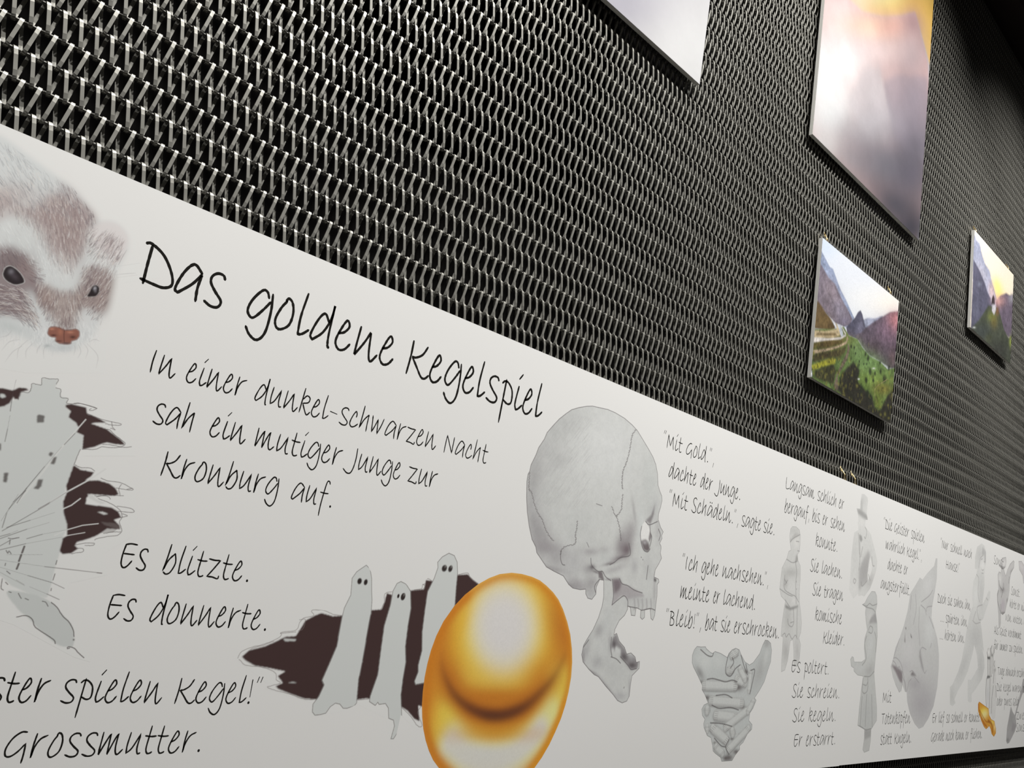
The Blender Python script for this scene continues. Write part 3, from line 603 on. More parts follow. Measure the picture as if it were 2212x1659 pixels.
# --- three ghosts
def ghosts():
    out = np.vstack([G6(30, 880, 60, 820, 350, 700, 360, 660, 500, 640, 520, 560, 600, 480, 860, 520, 930, 230, 1050, 130, 1115, 250, 1110, 480, 1185, 350, 1255, 320, 1320, 255, 1400, 330, 1560, 230, 1590, 60, 1750, -25), E6(470, 180, 540, 185, 620, 290, 560, 420, 260, 900, 230, 1380, 130, 1370, 20, 1260, -20, 1440), G6(1240, 1520, 1200, 1340, 980, 1230, 880, 1280, 700, 1320, 620, 1330, 620, 1220, 260, 1110, 280, 1070, 100, 930)])
    c = Canvas(out, 1500, (206, 202, 197))
    DK = (62, 45, 43); GH = (189, 188, 183); LN = (98, 92, 88)
    dark = np.vstack([G6(80, 860, 140, 810, 260, 780, 340, 745, 420, 705, 500, 700, 540, 640, 575, 580, 650, 540, 700, 520, 790, 545, 865, 540, 1060, 500, 1170, 492, 1195, 430, 1210, 365, 1255, 380, 1390, 345, 1500, 335, 1515, 265, 1560, 270), E6(300, 280, 440, 215, 520, 210, 560, 250, 600, 280, 560, 420, 300, 800, 190, 1100, 180, 1200, 150, 1190, 160, 1310, 120, 1290, 70, 1230, 30, 1205), G6(1150, 1200, 1050, 1185, 980, 1195, 660, 1195, 560, 1185, 460, 1150, 360, 1110, 345, 1090, 400, 1065, 360, 1010, 420, 975, 300, 950, 180, 930, 110, 890)])
    c.fill(dark, DK, 1, soft=.8)
    c.fill(G6(420, 740, 500, 738, 505, 722, 400, 720), GH, .9, soft=.5); c.fill(G6(440, 1062, 510, 1066, 480, 1056), GH, .9)
    gl = np.array([(0, 1075), (0, 1080)], float)
    g1 = G6(1050, 148, 1080, 175, 1092, 250, 1092, 350, 1095, 420, 1088, 520, 1070, 600, 1050, 720, 1020, 900, 990, 1040, 978, 1180, 975, 1220, 955, 1245, 900, 1262, 870, 1262, 845, 1230, 810, 1222, 770, 1250, 735, 1300, 690, 1312, 650, 1316, 630, 1290, 635, 1230, 680, 1170, 722, 1080, 705, 1045, 760, 920, 820, 780, 860, 560, 880, 480, 930, 380, 940, 250, 975, 200, 1010, 175)
    g2 = G6(1320, 275, 1360, 295, 1395, 350, 1398, 480, 1375, 620, 1355, 780, 1358, 900, 1335, 1040, 1320, 1160, 1328, 1380, 1300, 1440, 1262, 1500, 1242, 1500, 1270, 1400, 1262, 1355, 1225, 1340, 1222, 1260, 1200, 1225, 1150, 1232, 1140, 1215, 1120, 1240, 1075, 1210, 1080, 1170, 1140, 1000, 1165, 800, 1190, 620, 1240, 450, 1258, 350, 1290, 290)
    g3 = E6(380, 52, 420, 70, 442, 120, 445, 200, 435, 300, 425, 440, 380, 560, 300, 900, 195, 1022, 130, 1035, 122, 1010, 150, 940, 150, 890, 178, 780, 180, 640, 200, 480, 220, 340, 270, 240, 298, 160, 296, 120, 330, 80)
    for gg in (g1, g2, g3):
        c.fill(gg, GH, 1, soft=.7); c.line(np.vstack([gg, gg[:1]]), 1.3, LN, .85, smooth=False)
    for x, y, f_, rx, ry in ((998, 272, G6, 18, 26), (1046, 280, G6, 15, 25), (1300, 388, G6, 9, 18), (1336, 393, G6, 17, 29)):
        q = f_(x, y)[0]; c.blob(q[0], q[1], rx / 3.6, ry / 3.6, (42, 34, 32), 1, 15, pw=8)
    for x, y, rx, ry in ((346, 165, 20, 27), (391, 168, 16, 27), (38, 377, 15, 28)):
        q = E6(x, y)[0]; c.blob(q[0], q[1], rx / 3.46, ry / 3.46, (46, 38, 36), 1, 18, pw=8); c.blob(q[0] + 2, q[1] - 4, 1.5, 3, (130, 125, 120), .7, 15)
    for p in (G6(50, 870, 80, 820, 180, 780, 250, 770, 380, 705, 390, 670, 500, 655, 530, 600, 560, 560, 640, 540, 625, 500, 720, 500, 790, 530, 860, 540), G6(60, 880, 110, 925, 250, 945, 340, 985, 350, 1040, 380, 1065, 300, 1090, 280, 1098, 330, 1120, 450, 1150, 560, 1190, 640, 1195), G6(1165, 490, 1190, 440, 1195, 370, 1250, 355), G6(1420, 345, 1480, 330, 1490, 300, 1510, 295, 1505, 330), G6(380, 680, 500, 670), G6(530, 575, 575, 570, 560, 640, 520, 660), G6(1330, 1260, 1400, 1330, 1450, 1400, 1485, 1400, 1470, 1350, 1450, 1290, 1480, 1245), G6(985, 1195, 1065, 1190), E6(215, 240, 240, 250, 250, 260), E6(120, 325, 180, 325, 200, 300, 185, 285), E6(450, 212, 520, 200, 540, 240, 600, 285), G6(150, 800, 260, 760, 330, 740)):
        c.line(p, 1.3, (110, 100, 96), .7, wob=.35)
    c.decal('ghost_drawing', A_, 1, 'three grey ghosts before a dark torn shape')
ghosts()

# --- golden egg
def egg():
    o = E6(850, 198, 925, 207, 1000, 228, 1060, 255, 1110, 295, 1160, 345, 1200, 400, 1235, 475, 1265, 565, 1288, 660, 1300, 770, 1302, 870, 1294, 980, 1275, 1090, 1250, 1190, 1218, 1290, 1175, 1390, 1130, 1485, 1075, 1580, 1015, 1665, 940, 1755, 850, 1830, 750, 1868, 640, 1868, 540, 1838, 450, 1790, 370, 1730, 305, 1659, 262, 1600, 230, 1530, 205, 1450, 188, 1365, 180, 1280, 178, 1190, 184, 1090, 198, 980, 218, 880, 245, 780, 285, 670, 340, 560, 420, 447, 500, 362, 600, 283, 680, 238, 760, 208)
    c = Canvas(o, 1300, (200, 196, 190), base=(190, 124, 38))
    P0 = [E6(x, y)[0] for x, y in ((790, 600),)][0]
    s = 3.4625
    def b(x, y, rx, ry, cc_, a, ang=0, pw=2): q = E6(x, y)[0]; c.blob(q[0], q[1], rx / s, ry / s, cc_, a, ang, pw)
    b(800, 640, 420, 480, (200, 146, 48), .9, 0, 3.0)
    b(790, 600, 330, 440, (206, 172, 62), .95, 0, 3.4)
    b(790, 610, 360, 470, (208, 168, 58), .6, 0, 4); b(790, 610, 300, 395, (212, 196, 96), .95, 0, 4)
    b(720, 980, 300, 130, (204, 170, 74), .7)
    b(792, 600, 245, 335, (196, 190, 184), 1, 0, 4.6)
    b(1200, 620, 100, 330, (172, 104, 38), .7, -10); b(1255, 640, 50, 200, (164, 90, 34), .5, -8)
    b(470, 560, 60, 200, (206, 160, 52), .6, 20); b(300, 760, 90, 260, (184, 114, 40), .8, 18)
    b(720, 1130, 420, 90, (176, 104, 34), .85); b(400, 1000, 90, 200, (178, 108, 36), .8, -20); b(1080, 980, 140, 200, (182, 112, 36), .7, 35)
    low = E6(330, 1330, 400, 1470, 520, 1560, 680, 1600, 840, 1560, 960, 1480, 1060, 1370, 1140, 1240, 1190, 1110, 1215, 1020)
    c.line(low, 190 / s, (208, 182, 74), .9, soft=30); c.line(low[1:8], 120 / s, (204, 198, 130), .9, soft=22); c.line(low[1:7], 85 / s, (196, 190, 178), .95, soft=20)
    arc = E6(325, 780, 330, 900, 365, 1010, 430, 1120, 530, 1205, 640, 1255, 740, 1268, 850, 1245, 960, 1190, 1070, 1090, 1160, 985, 1230, 860, 1258, 780)
    ar = spline(arc, 6); n_ = len(ar)
    for wd_, cc_, al, e in ((92, (172, 100, 34), .22, .5), (56, (116, 60, 30), .22, .9), (40, (70, 42, 34), .30, 1.6)):
        for i_ in range(n_):
            f_ = math.sin(math.pi * (i_ + .5) / n_) ** e; c.blob(ar[i_, 0], ar[i_, 1], wd_ * (.35 + .65 * f_) / s, wd_ * (.35 + .65 * f_) / s, cc_, al * f_)
    b(720, 1400, 420, 70, (186, 128, 40), .5)
    b(700, 1700, 260, 90, (192, 186, 176), .8); b(660, 1560, 240, 70, (192, 188, 178), .8)
    b(260, 1270, 60, 150, (206, 158, 56), .7); b(230, 1120, 60, 200, (190, 118, 40), .6)
    rim = np.vstack([o, o[:1]])
    c.line(rim, 60 / s, (186, 116, 34), .75, soft=12); c.line(rim, 14 / s, (205, 160, 80), .45, soft=3)
    c.line(o[26:42], 70 / s, (184, 110, 34), .8, soft=14); c.line(o[14:24], 50 / s, (196, 130, 36), .8, soft=11)
    c.grain(.045, 3, 4)
    c.decal('egg_drawing', A_, 3, 'large glossy golden egg shape', smooth=False)
egg()

# --- skull in profile
def skull():
    cran = S1(720, 82, 780, 80, 860, 98, 940, 115, 1020, 150, 1120, 210, 1200, 280, 1255, 340, 1310, 430, 1370, 530, 1420, 620, 1450, 700, 1468, 800, 1474, 920, 1492, 980, 1512, 1030, 1515, 1080, 1500, 1150, 1478, 1220, 1475, 1280, 1500, 1360, 1528, 1410, 1510, 1450, 1515, 1480, 1490, 1530, 1505, 1560)
    face = S2(1085, 110, 1078, 150, 1090, 200, 1060, 260, 1030, 310, 1020, 375, 1060, 395, 1065, 425, 1048, 450, 1046, 560, 1035, 640, 1025, 740, 1005, 790, 985, 770, 978, 680, 930, 690, 928, 760, 905, 782, 885, 760, 890, 690, 850, 670, 838, 745, 800, 742, 790, 665, 772, 655, 770, 680, 740, 740, 690, 790, 650, 870, 640, 920, 665, 905, 690, 980, 740, 1040, 760, 1100, 800, 1090, 840, 1130, 850, 1180, 882, 1170, 878, 1240, 810, 1310, 795, 1400, 785, 1500, 760, 1550, 715, 1568, 670, 1545, 630, 1490, 560, 1410, 490, 1320, 450, 1300, 400, 1250, 345, 1180, 332, 1110, 350, 1020, 390, 950, 440, 870, 490, 760, 525, 650, 540, 560, 540, 410, 505, 405, 475, 470, 470, 540, 430, 592, 390, 580, 370, 535, 370, 495, 320, 500, 250, 485, 210, 450, 160, 370, 120, 350, 70, 325, 0, 285)
    back = S1(190, 1630, 180, 1570, 140, 1490, 110, 1350, 90, 1200, 82, 1050, 85, 880, 98, 800, 115, 770, 130, 700, 180, 600, 210, 520, 270, 430, 300, 360, 360, 290, 430, 215, 500, 160, 560, 118, 640, 95)
    o = np.vstack([cran, face, back])
    c = Canvas(o, 1500, (226, 224, 220), base=(203, 203, 199))
    s = 4.879
    def b(x, y, rx, ry, cc_, a, ang=0): q = S1(x, y)[0]; c.blob(q[0], q[1], rx / s, ry / s, cc_, a, ang)
    def d(x, y, rx, ry, cc_, a, ang=0): q = S2(x, y)[0]; c.blob(q[0], q[1], rx / 4.366, ry / 4.366, cc_, a, ang)
    b(900, 500, 350, 400, (213, 213, 210), .9); b(500, 260, 260, 130, (186, 186, 183), .55, -25); b(330, 560, 170, 200, (182, 181, 179), .6, -30); b(430, 680, 130, 60, (176, 175, 173), .4, -35)
    b(200, 780, 110, 260, (176, 174, 172), .7); b(160, 1250, 90, 300, (160, 156, 156), .7, -10); b(260, 1560, 150, 120, (158, 152, 153), .6); b(180, 1120, 40, 120, (192, 191, 190), .6)
    b(300, 1050, 200, 300, (190, 190, 187), .5); b(1380, 900, 90, 260, (194, 196, 192), .6); b(640, 1350, 200, 200, (190, 191, 188), .4)
    b(1170, 1450, 60, 170, (150, 144, 145), .75, 12); b(1140, 1600, 40, 60, (96, 80, 84), .8, 5); b(1060, 1560, 50, 100, (160, 155, 155), .6, 10); b(1220, 1200, 16, 150, (160, 157, 156), .6, -8)
    b(1290, 1350, 40, 200, (206, 208, 205), .7); b(1420, 1180, 50, 120, (184, 184, 182), .7, 15); b(1470, 1400, 30, 130, (180, 178, 176), .6)
    b(150, 900, 60, 260, (160, 158, 157), .5, 4); b(230, 1420, 110, 190, (150, 146, 147), .55, -20); b(420, 330, 240, 150, (184, 184, 181), .5, -40); b(330, 1580, 200, 60, (150, 144, 146), .5, 15); b(760, 1620, 90, 40, (156, 150, 152), .6); b(900, 1600, 60, 40, (170, 166, 166), .6); b(1090, 1500, 40, 130, (148, 142, 143), .6, 8)
    # lower face
    d(740, 120, 60, 90, (120, 108, 112), .7, 10); d(640, 210, 90, 30, (150, 142, 144), .7, -25); d(430, 285, 26, 22, (60, 50, 52), .9); d(400, 300, 60, 50, (140, 134, 136), .6)
    d(250, 250, 120, 160, (178, 176, 176), .6, 30); d(300, 440, 110, 50, (158, 152, 154), .6, 20); d(90, 200, 90, 90, (160, 156, 157), .6); d(420, 540, 40, 45, (176, 174, 174), .6)
    d(650, 300, 120, 30, (170, 166, 166), .6, -20); d(560, 200, 90, 80, (196, 197, 194), .7); d(830, 280, 30, 70, (170, 168, 168), .6); d(960, 290, 40, 120, (182, 182, 180), .5)
    c.fill(S2(625, 395, 690, 392, 715, 440, 770, 460, 900, 528, 930, 560, 770, 590, 740, 555, 700, 560, 640, 620, 620, 640, 635, 560), (160, 152, 154), .75, soft=2)
    c.fill(S2(625, 395, 690, 392, 712, 440, 690, 500, 640, 540), (112, 100, 104), .8, soft=3); c.fill(S2(490, 325, 525, 322, 545, 400, 535, 412, 495, 385), (110, 100, 102), .85, soft=1.5)
    d(850, 600, 120, 60, (180, 179, 178), .5)
    for x in (830, 865, 905, 945, 985): c.line(S2(x, 590, x + 5, 650, x, 680), 3, (160, 156, 156), .5, soft=1.5)
    d(500, 880, 40, 60, (150, 146, 147), .6, 20); d(570, 800, 40, 160, (196, 197, 195), .5, 15); d(380, 1060, 34, 110, (166, 163, 163), .6, 10); d(480, 1180, 60, 60, (168, 166, 166), .6); d(560, 1080, 50, 90, (198, 199, 196), .6); d(640, 1260, 100, 120, (190, 190, 187), .5); d(700, 1500, 60, 40, (172, 170, 170), .6)
    c.fill(S2(610, 1040, 625, 950, 660, 915, 690, 990, 740, 1050, 760, 1110, 830, 1130, 870, 1180, 860, 1240, 800, 1250, 770, 1210, 700, 1130, 700, 1060, 660, 1030, 640, 1080), (130, 124, 126), .8, soft=2)
    d(640, 1010, 22, 40, (84, 76, 78), .7); d(735, 1130, 30, 40, (84, 76, 78), .7, -30); d(810, 1210, 40, 30, (90, 82, 84), .8); d(800, 1130, 26, 26, (176, 174, 174), .7)
    d(430, 430, 60, 70, (150, 145, 146), .6); d(240, 460, 120, 30, (140, 134, 136), .6, 15); d(60, 300, 120, 30, (150, 145, 146), .6, 15); d(600, 250, 60, 14, (120, 112, 114), .7, -15); d(700, 190, 60, 14, (120, 112, 114), .7, -25); d(590, 400, 40, 12, (130, 124, 126), .6); d(470, 330, 40, 14, (110, 102, 104), .7, 20); d(1020, 500, 14, 150, (170, 167, 166), .6); d(420, 1270, 70, 16, (130, 125, 126), .7, 30); d(350, 1130, 14, 90, (140, 134, 135), .6); d(560, 1400, 16, 130, (150, 146, 147), .6, -40); d(785, 1440, 12, 100, (166, 163, 163), .6); d(600, 1000, 16, 90, (156, 152, 153), .6)
    for x, y in ((630, 1070), (660, 1060), (690, 1085)): d(x, y, 11, 26, (206, 206, 203), .8)
    # eye socket: paper shows through
    c.fill(S1(1335, 1300, 1365, 1345, 1385, 1400, 1378, 1500, 1340, 1490, 1290, 1505, 1285, 1430, 1300, 1350), (228, 226, 222), 1, soft=.8, smooth=True)
    c.fill(S1(1290, 1505, 1340, 1490, 1372, 1530, 1385, 1590, 1360, 1620, 1320, 1600), (96, 84, 86), .9, soft=2); b(1330, 1520, 26, 22, (176, 172, 172), .8, 30); c.fill(S1(1385, 1400, 1405, 1460, 1380, 1520, 1370, 1480), (110, 100, 102), .8, soft=1)
    c.fill(S1(1340, 1290, 1400, 1230, 1440, 1110, 1425, 1230, 1390, 1330), (120, 112, 114), .75, soft=2)
    c.fill(S2(1015, 380, 1040, 400, 1035, 425, 1015, 420), (100, 94, 96), .9, soft=1)
    LN = (118, 112, 112)
    c.grain(.05, 4, 8); c.grain(.05, 16, 9)
    for i in range(260):   # soft pencil hatching on the dome
        x, y = 120 + RNG.random() * 600, 260 + RNG.random() * 900; q = S1(x, y, x + 55, y - 75); c.line(q, 1.1, (170, 168, 167), .22, smooth=False)
    rim = np.vstack([o, o[:1]]); c.line(rim, 2.6, LN, .75, smooth=False)
    for p in (S1(1238, 330, 1200, 390, 1185, 470, 1170, 560, 1150, 640, 1130, 700, 1105, 760, 1095, 830, 1092, 900, 1098, 960), S1(1100, 1010, 1090, 1100, 1085, 1170, 1050, 1225, 1020, 1235, 985, 1145), S1(820, 1112, 880, 1135), S1(1030, 1240, 1060, 1340, 1075, 1440, 1080, 1500), S1(118, 780, 112, 880, 112, 960, 140, 1000, 170, 1120, 210, 1220, 250, 1280, 285, 1380, 330, 1460, 370, 1505), S1(620, 1290, 615, 1370, 600, 1440, 605, 1490, 590, 1540, 520, 1555, 460, 1590, 440, 1655), S1(720, 1520, 740, 1570)):
        q = spline(p, 10); n_ = len(q); q = q + np.stack([np.sin(np.arange(n_) * 2.1) * 1.2, np.cos(np.arange(n_) * 1.3) * .9], 1) * (1 if n_ > 20 else .3)
        c.line(q, 1.5, LN, .75, smooth=False)
    for p in (S2(140, 130, 135, 200, 150, 255, 175, 265), S2(420, 200, 430, 270, 490, 325, 530, 325, 560, 375, 610, 412), S2(780, 60, 790, 170, 700, 195, 640, 240, 600, 262), S2(690, 392, 715, 440, 770, 460, 830, 500, 905, 528), S2(620, 640, 680, 590, 735, 555, 768, 600, 768, 655), S2(625, 400, 635, 540, 620, 640), S2(770, 655, 850, 670, 890, 692, 980, 675, 1025, 690), S2(615, 945, 608, 1050, 620, 1130), S2(700, 1130, 770, 1210, 800, 1250, 850, 1240), S2(610, 1130, 660, 1150, 700, 1190), S2(350, 1040, 400, 970), S1(1475, 1380, 1495, 1440, 1480, 1500), S1(1340, 1300, 1380, 1335, 1465, 1300), S2(960, 270, 945, 400), S2(735, 1415, 732, 1425), S2(895, 190, 897, 194), S2(910, 212, 912, 216), S1(1300, 1350, 1285, 1430, 1295, 1530, 1320, 1600, 1360, 1620, 1385, 1590), S2(480, 560, 455, 470, 500, 400), S1(1385, 1340, 1390, 1420, 1405, 1470, 1385, 1560)):
        c.line(p, 1.7, (104, 98, 99), .8)
    c.decal('skull_drawing', A_, 2, 'large pencil-drawn skull in profile with open jaw')
skull()

# --- folded bone
def bone():
    o = S3(205, 148, 255, 155, 312, 152, 320, 175, 375, 225, 400, 235, 428, 210, 500, 235, 580, 285, 600, 235, 640, 190, 685, 170, 730, 190, 755, 255, 800, 340, 855, 378, 900, 350, 980, 240, 1020, 130, 1050, 70, 1085, 75, 1120, 110, 1132, 200, 1120, 340, 1080, 460, 1040, 590, 980, 700, 920, 790, 940, 820, 900, 920, 860, 980, 850, 1070, 890, 1120, 885, 1180, 830, 1240, 780, 1340, 735, 1385, 735, 1430, 680, 1500, 640, 1570, 510, 1580, 495, 1530, 430, 1480, 402, 1450, 395, 1380, 375, 1285, 330, 1260, 290, 1160, 285, 1110, 300, 1055, 270, 1010, 262, 930, 290, 875, 340, 850, 300, 750, 265, 690, 270, 640, 220, 530, 160, 410, 142, 350, 145, 260, 170, 190)
    c = Canvas(o, 1250, (206, 202, 197), base=(176, 176, 172))
    s = 5.742
    def b(x, y, rx, ry, cc_, a, ang=0): q = S3(x, y)[0]; c.blob(q[0], q[1], rx / s, ry / s, cc_, a, ang)
    L_ = (190, 189, 184); D_ = (92, 84, 82); M_ = (140, 136, 132)
    b(300, 330, 110, 140, L_, .8); b(240, 480, 40, 90, (120, 116, 114), .7, -25); b(480, 330, 70, 90, L_, .6); b(1000, 430, 70, 250, (150, 147, 143), .6, 20); b(1060, 280, 30, 140, L_, .6, 10); b(1070, 110, 40, 60, (150, 147, 143), .8)
    for x, y, a in ((800, 470, 60), (820, 560, 60), (720, 660, 90), (330, 790, 70), (780, 910, 60), (270, 600, 60), (430, 1350, 40), (600, 1530, 90), (690, 1460, 70), (640, 1300, 40), (740, 1240, 30), (560, 1540, 60)): b(x, y, a * .6, a * .5, D_, .85)
    segs = [((290, 640), (680, 650), 75), ((380, 830), (760, 860), 70), ((330, 930), (330, 960), 62), ((440, 1010), (680, 1040), 78), ((560, 1160), (850, 930), 60), ((840, 960), (900, 840), 44), ((330, 1150), (330, 1200), 40), ((400, 1170), (570, 1320), 75), ((600, 1430), (840, 1180), 62), ((440, 1400), (520, 1480), 52), ((700, 560), (800, 610), 60), ((640, 260), (690, 230), 66), ((600, 450), (640, 440), 62), ((870, 480), (850, 700), 36), ((740, 430), (800, 560), 50), ((640, 1200), (650, 1240), 56)]
    for (x0, y0), (x1, y1), r in segs:
        q = S3(x0, y0, x1, y1); c.line(q, 2.2 * r / s, (86, 80, 78), .55, soft=2.2, smooth=False)
        c.line(q, 1.85 * r / s, (158, 156, 152), .9, soft=1.6, smooth=False); c.line(q - [0, r * .25 / s], .9 * r / s, L_, .8, soft=4, smooth=False)
        dr = np.array([x1 - x0, y1 - y0], float); dr /= np.linalg.norm(dr) + 1e-9; nn = np.array([-dr[1], dr[0]])
        for e in (0, 1):
            for k in range(5):
                t = (x1, y1) if e else (x0, y0); off = (k - 2) * r * .32; p0 = np.array(t) + nn * off + dr * (0.2 if e else -.2) * r; p1 = p0 - dr * (.5 if e else -.5) * r
                c.line(S3(*p0, *p1), 1.1, (110, 104, 102), .45, smooth=False)
    for p in (S3(250, 190, 330, 260, 390, 275, 410, 230), S3(330, 560, 400, 550, 480, 570, 560, 590, 640, 570, 700, 590), S3(600, 240, 570, 360, 560, 480, 620, 520, 680, 430, 740, 380), S3(640, 290, 660, 350, 620, 420), S3(750, 260, 790, 400, 830, 500), S3(810, 370, 830, 470), S3(440, 760, 560, 750, 640, 790), S3(390, 880, 480, 920, 620, 910, 720, 940), S3(370, 1100, 480, 1105, 560, 1120, 640, 1145), S3(420, 1290, 500, 1380, 560, 1400), S3(600, 1310, 560, 1400, 600, 1490), S3(870, 450, 920, 440, 900, 560, 860, 740)):
        c.line(p, 2, (84, 78, 77), .75)
    c.grain(.06, 3, 12); c.line(np.vstack([o, o[:1]]), 1.8, (110, 106, 104), .7, smooth=False)
    c.decal('bone_drawing', A_, 1, 'pencil drawing of a knotted bone cluster')
bone()

def sketch(name, parent, o, paper, base, res, blobs, dark, lines, cuts=(), layer=1, label=None, lc=(140, 137, 134), grain=.05, smooth=True, lw=1.3):
    """a pale pencil figure: outline, soft tones, darker areas, lines, gaps where the paper shows"""
    c = Canvas(o, res, paper, base=base)
    for x, y, rx, ry, cc_, a, ang in blobs: c.blob(x, y, rx, ry, cc_, a, ang)
    for pl, cc_, a, so in dark: c.fill(pl, cc_, a, soft=so)
    for pl in cuts: c.fill(pl, paper, 1, soft=.8)
    c.grain(grain, 4, len(name))
    for p in lines: c.line(p, lw, lc, .75)
    if smooth is not None: c.line(np.vstack([o, o[:1]]), lw, lc, .55, smooth=False)
    c.decal(name, parent, layer, label); return c
def bl(f, x, y, rx, ry, cc_, a, ang=0):
    q = f(x, y)[0]; s = float(f(1, 0)[0][0] - f(0, 0)[0][0]); return (q[0], q[1], rx * s, ry * s, cc_, a, ang)
# man in a cap and belted tunic
o = S7(350, 82, 390, 85, 425, 120, 435, 180, 432, 280, 425, 350, 405, 380, 410, 440, 435, 500, 435, 620, 425, 760, 425, 870, 440, 1000, 448, 1100, 440, 1200, 420, 1260, 438, 1330, 425, 1480, 400, 1560, 365, 1560, 362, 1400, 355, 1280, 330, 1290, 315, 1400, 300, 1500, 270, 1600, 232, 1620, 235, 1500, 245, 1350, 250, 1250, 228, 1240, 240, 1100, 262, 940, 275, 870, 230, 820, 215, 740, 225, 640, 240, 520, 290, 420, 310, 345, 335, 330, 325, 260, 320, 180, 330, 110)
sketch('man_drawing', A_, o, (222, 219, 213), (205, 203, 197), 900,
       [bl(S7, 370, 130, 50, 40, (192, 190, 184), .7), bl(S7, 390, 250, 35, 70, (216, 213, 206), .9), bl(S7, 330, 570, 80, 50, (172, 170, 164), .6), bl(S7, 280, 680, 25, 60, (165, 162, 157), .6), bl(S7, 350, 740, 60, 70, (212, 210, 204), .7), bl(S7, 300, 1050, 40, 140, (180, 178, 172), .6), bl(S7, 280, 1400, 40, 120, (176, 173, 168), .7), bl(S7, 400, 1400, 25, 120, (184, 181, 176), .7), bl(S7, 370, 870, 30, 40, (214, 211, 205), .9)],
       [(S7(275, 940, 330, 965, 410, 935, 412, 915, 330, 940, 275, 910), (110, 107, 104), .8, 1.2), (S7(400, 380, 410, 440, 380, 470, 385, 400), (140, 137, 133), .7, 1.5), (S7(320, 255, 345, 225, 425, 175, 430, 165, 380, 150, 322, 230), (160, 157, 152), .5, 1.5)],
       [S7(325, 250, 360, 210, 430, 170), S7(390, 240, 420, 245), S7(405, 340, 425, 345), S7(290, 430, 350, 465, 400, 450), S7(380, 450, 395, 560, 385, 700, 390, 900), S7(270, 600, 265, 740, 340, 800, 380, 820, 415, 880), S7(215, 740, 300, 800, 350, 820), S7(275, 860, 320, 930), S7(360, 950, 365, 1080), S7(400, 950, 395, 1250), S7(300, 1060, 310, 1120, 345, 1140, 365, 1090, 330, 1100), S7(265, 640, 290, 680), S7(270, 700, 300, 650), S7(245, 1230, 270, 1210, 285, 1250, 315, 1215, 345, 1270, 380, 1230, 400, 1270), S7(390, 660, 393, 670), S7(392, 740, 394, 748)],
       [S7(330, 1290, 355, 1290, 362, 1400, 360, 1450, 345, 1500, 315, 1450, 318, 1350)], label='pale pencil figure in cap, belted tunic and boots')
# man in a top hat
o = S8(340, 150, 370, 150, 410, 190, 415, 230, 400, 380, 412, 460, 385, 460, 380, 540, 450, 630, 465, 700, 500, 830, 525, 950, 515, 1060, 470, 1200, 440, 1280, 370, 1375, 340, 1360, 300, 1370, 295, 1340, 240, 1400, 190, 1300, 205, 1100, 215, 900, 235, 720, 250, 610, 300, 580, 295, 500, 298, 410, 278, 320, 318, 325, 325, 240)
sketch('gentleman_drawing', B_, o, (226, 223, 217), (214, 212, 206), 700,
       [bl(S8, 360, 230, 40, 90, (202, 200, 195), .8), bl(S8, 340, 490, 40, 60, (222, 219, 213), .9), bl(S8, 260, 850, 40, 200, (206, 204, 198), .7), bl(S8, 380, 1040, 50, 160, (178, 175, 171), .8, 10), bl(S8, 440, 1200, 40, 100, (186, 183, 178), .7, 15), bl(S8, 230, 1300, 60, 120, (222, 219, 213), .8)],
       [(S8(278, 320, 320, 330, 385, 385, 412, 420, 414, 465, 360, 440, 300, 390), (150, 148, 144), .75, 1.2), (S8(310, 630, 340, 650, 350, 700, 330, 725, 312, 690), (140, 138, 134), .7, 1), (S8(415, 830, 440, 870, 405, 1200, 340, 1250, 305, 1320, 305, 1060, 345, 960), (170, 167, 163), .7, 2), (S8(330, 240, 345, 190, 350, 350, 330, 350), (170, 168, 163), .6, 1.5)],
       [S8(315, 640, 320, 900, 305, 1060), S8(380, 540, 400, 600, 385, 680, 370, 660), S8(300, 620, 310, 820, 318, 880), S8(350, 780, 330, 900), S8(460, 900, 470, 1000, 490, 1010), S8(420, 1110, 440, 1180), S8(250, 1160, 270, 1180, 255, 1220, 240, 1190, 250, 1160), S8(316, 895, 318, 905), S8(313, 980, 315, 990), S8(335, 1200, 345, 1250, 400, 1190)],
       [S8(440, 900, 470, 1010, 455, 1080, 415, 1190, 410, 1100, 425, 980)], label='pale pencil figure in top hat and tailcoat', smooth=None, lc=(150, 147, 143))
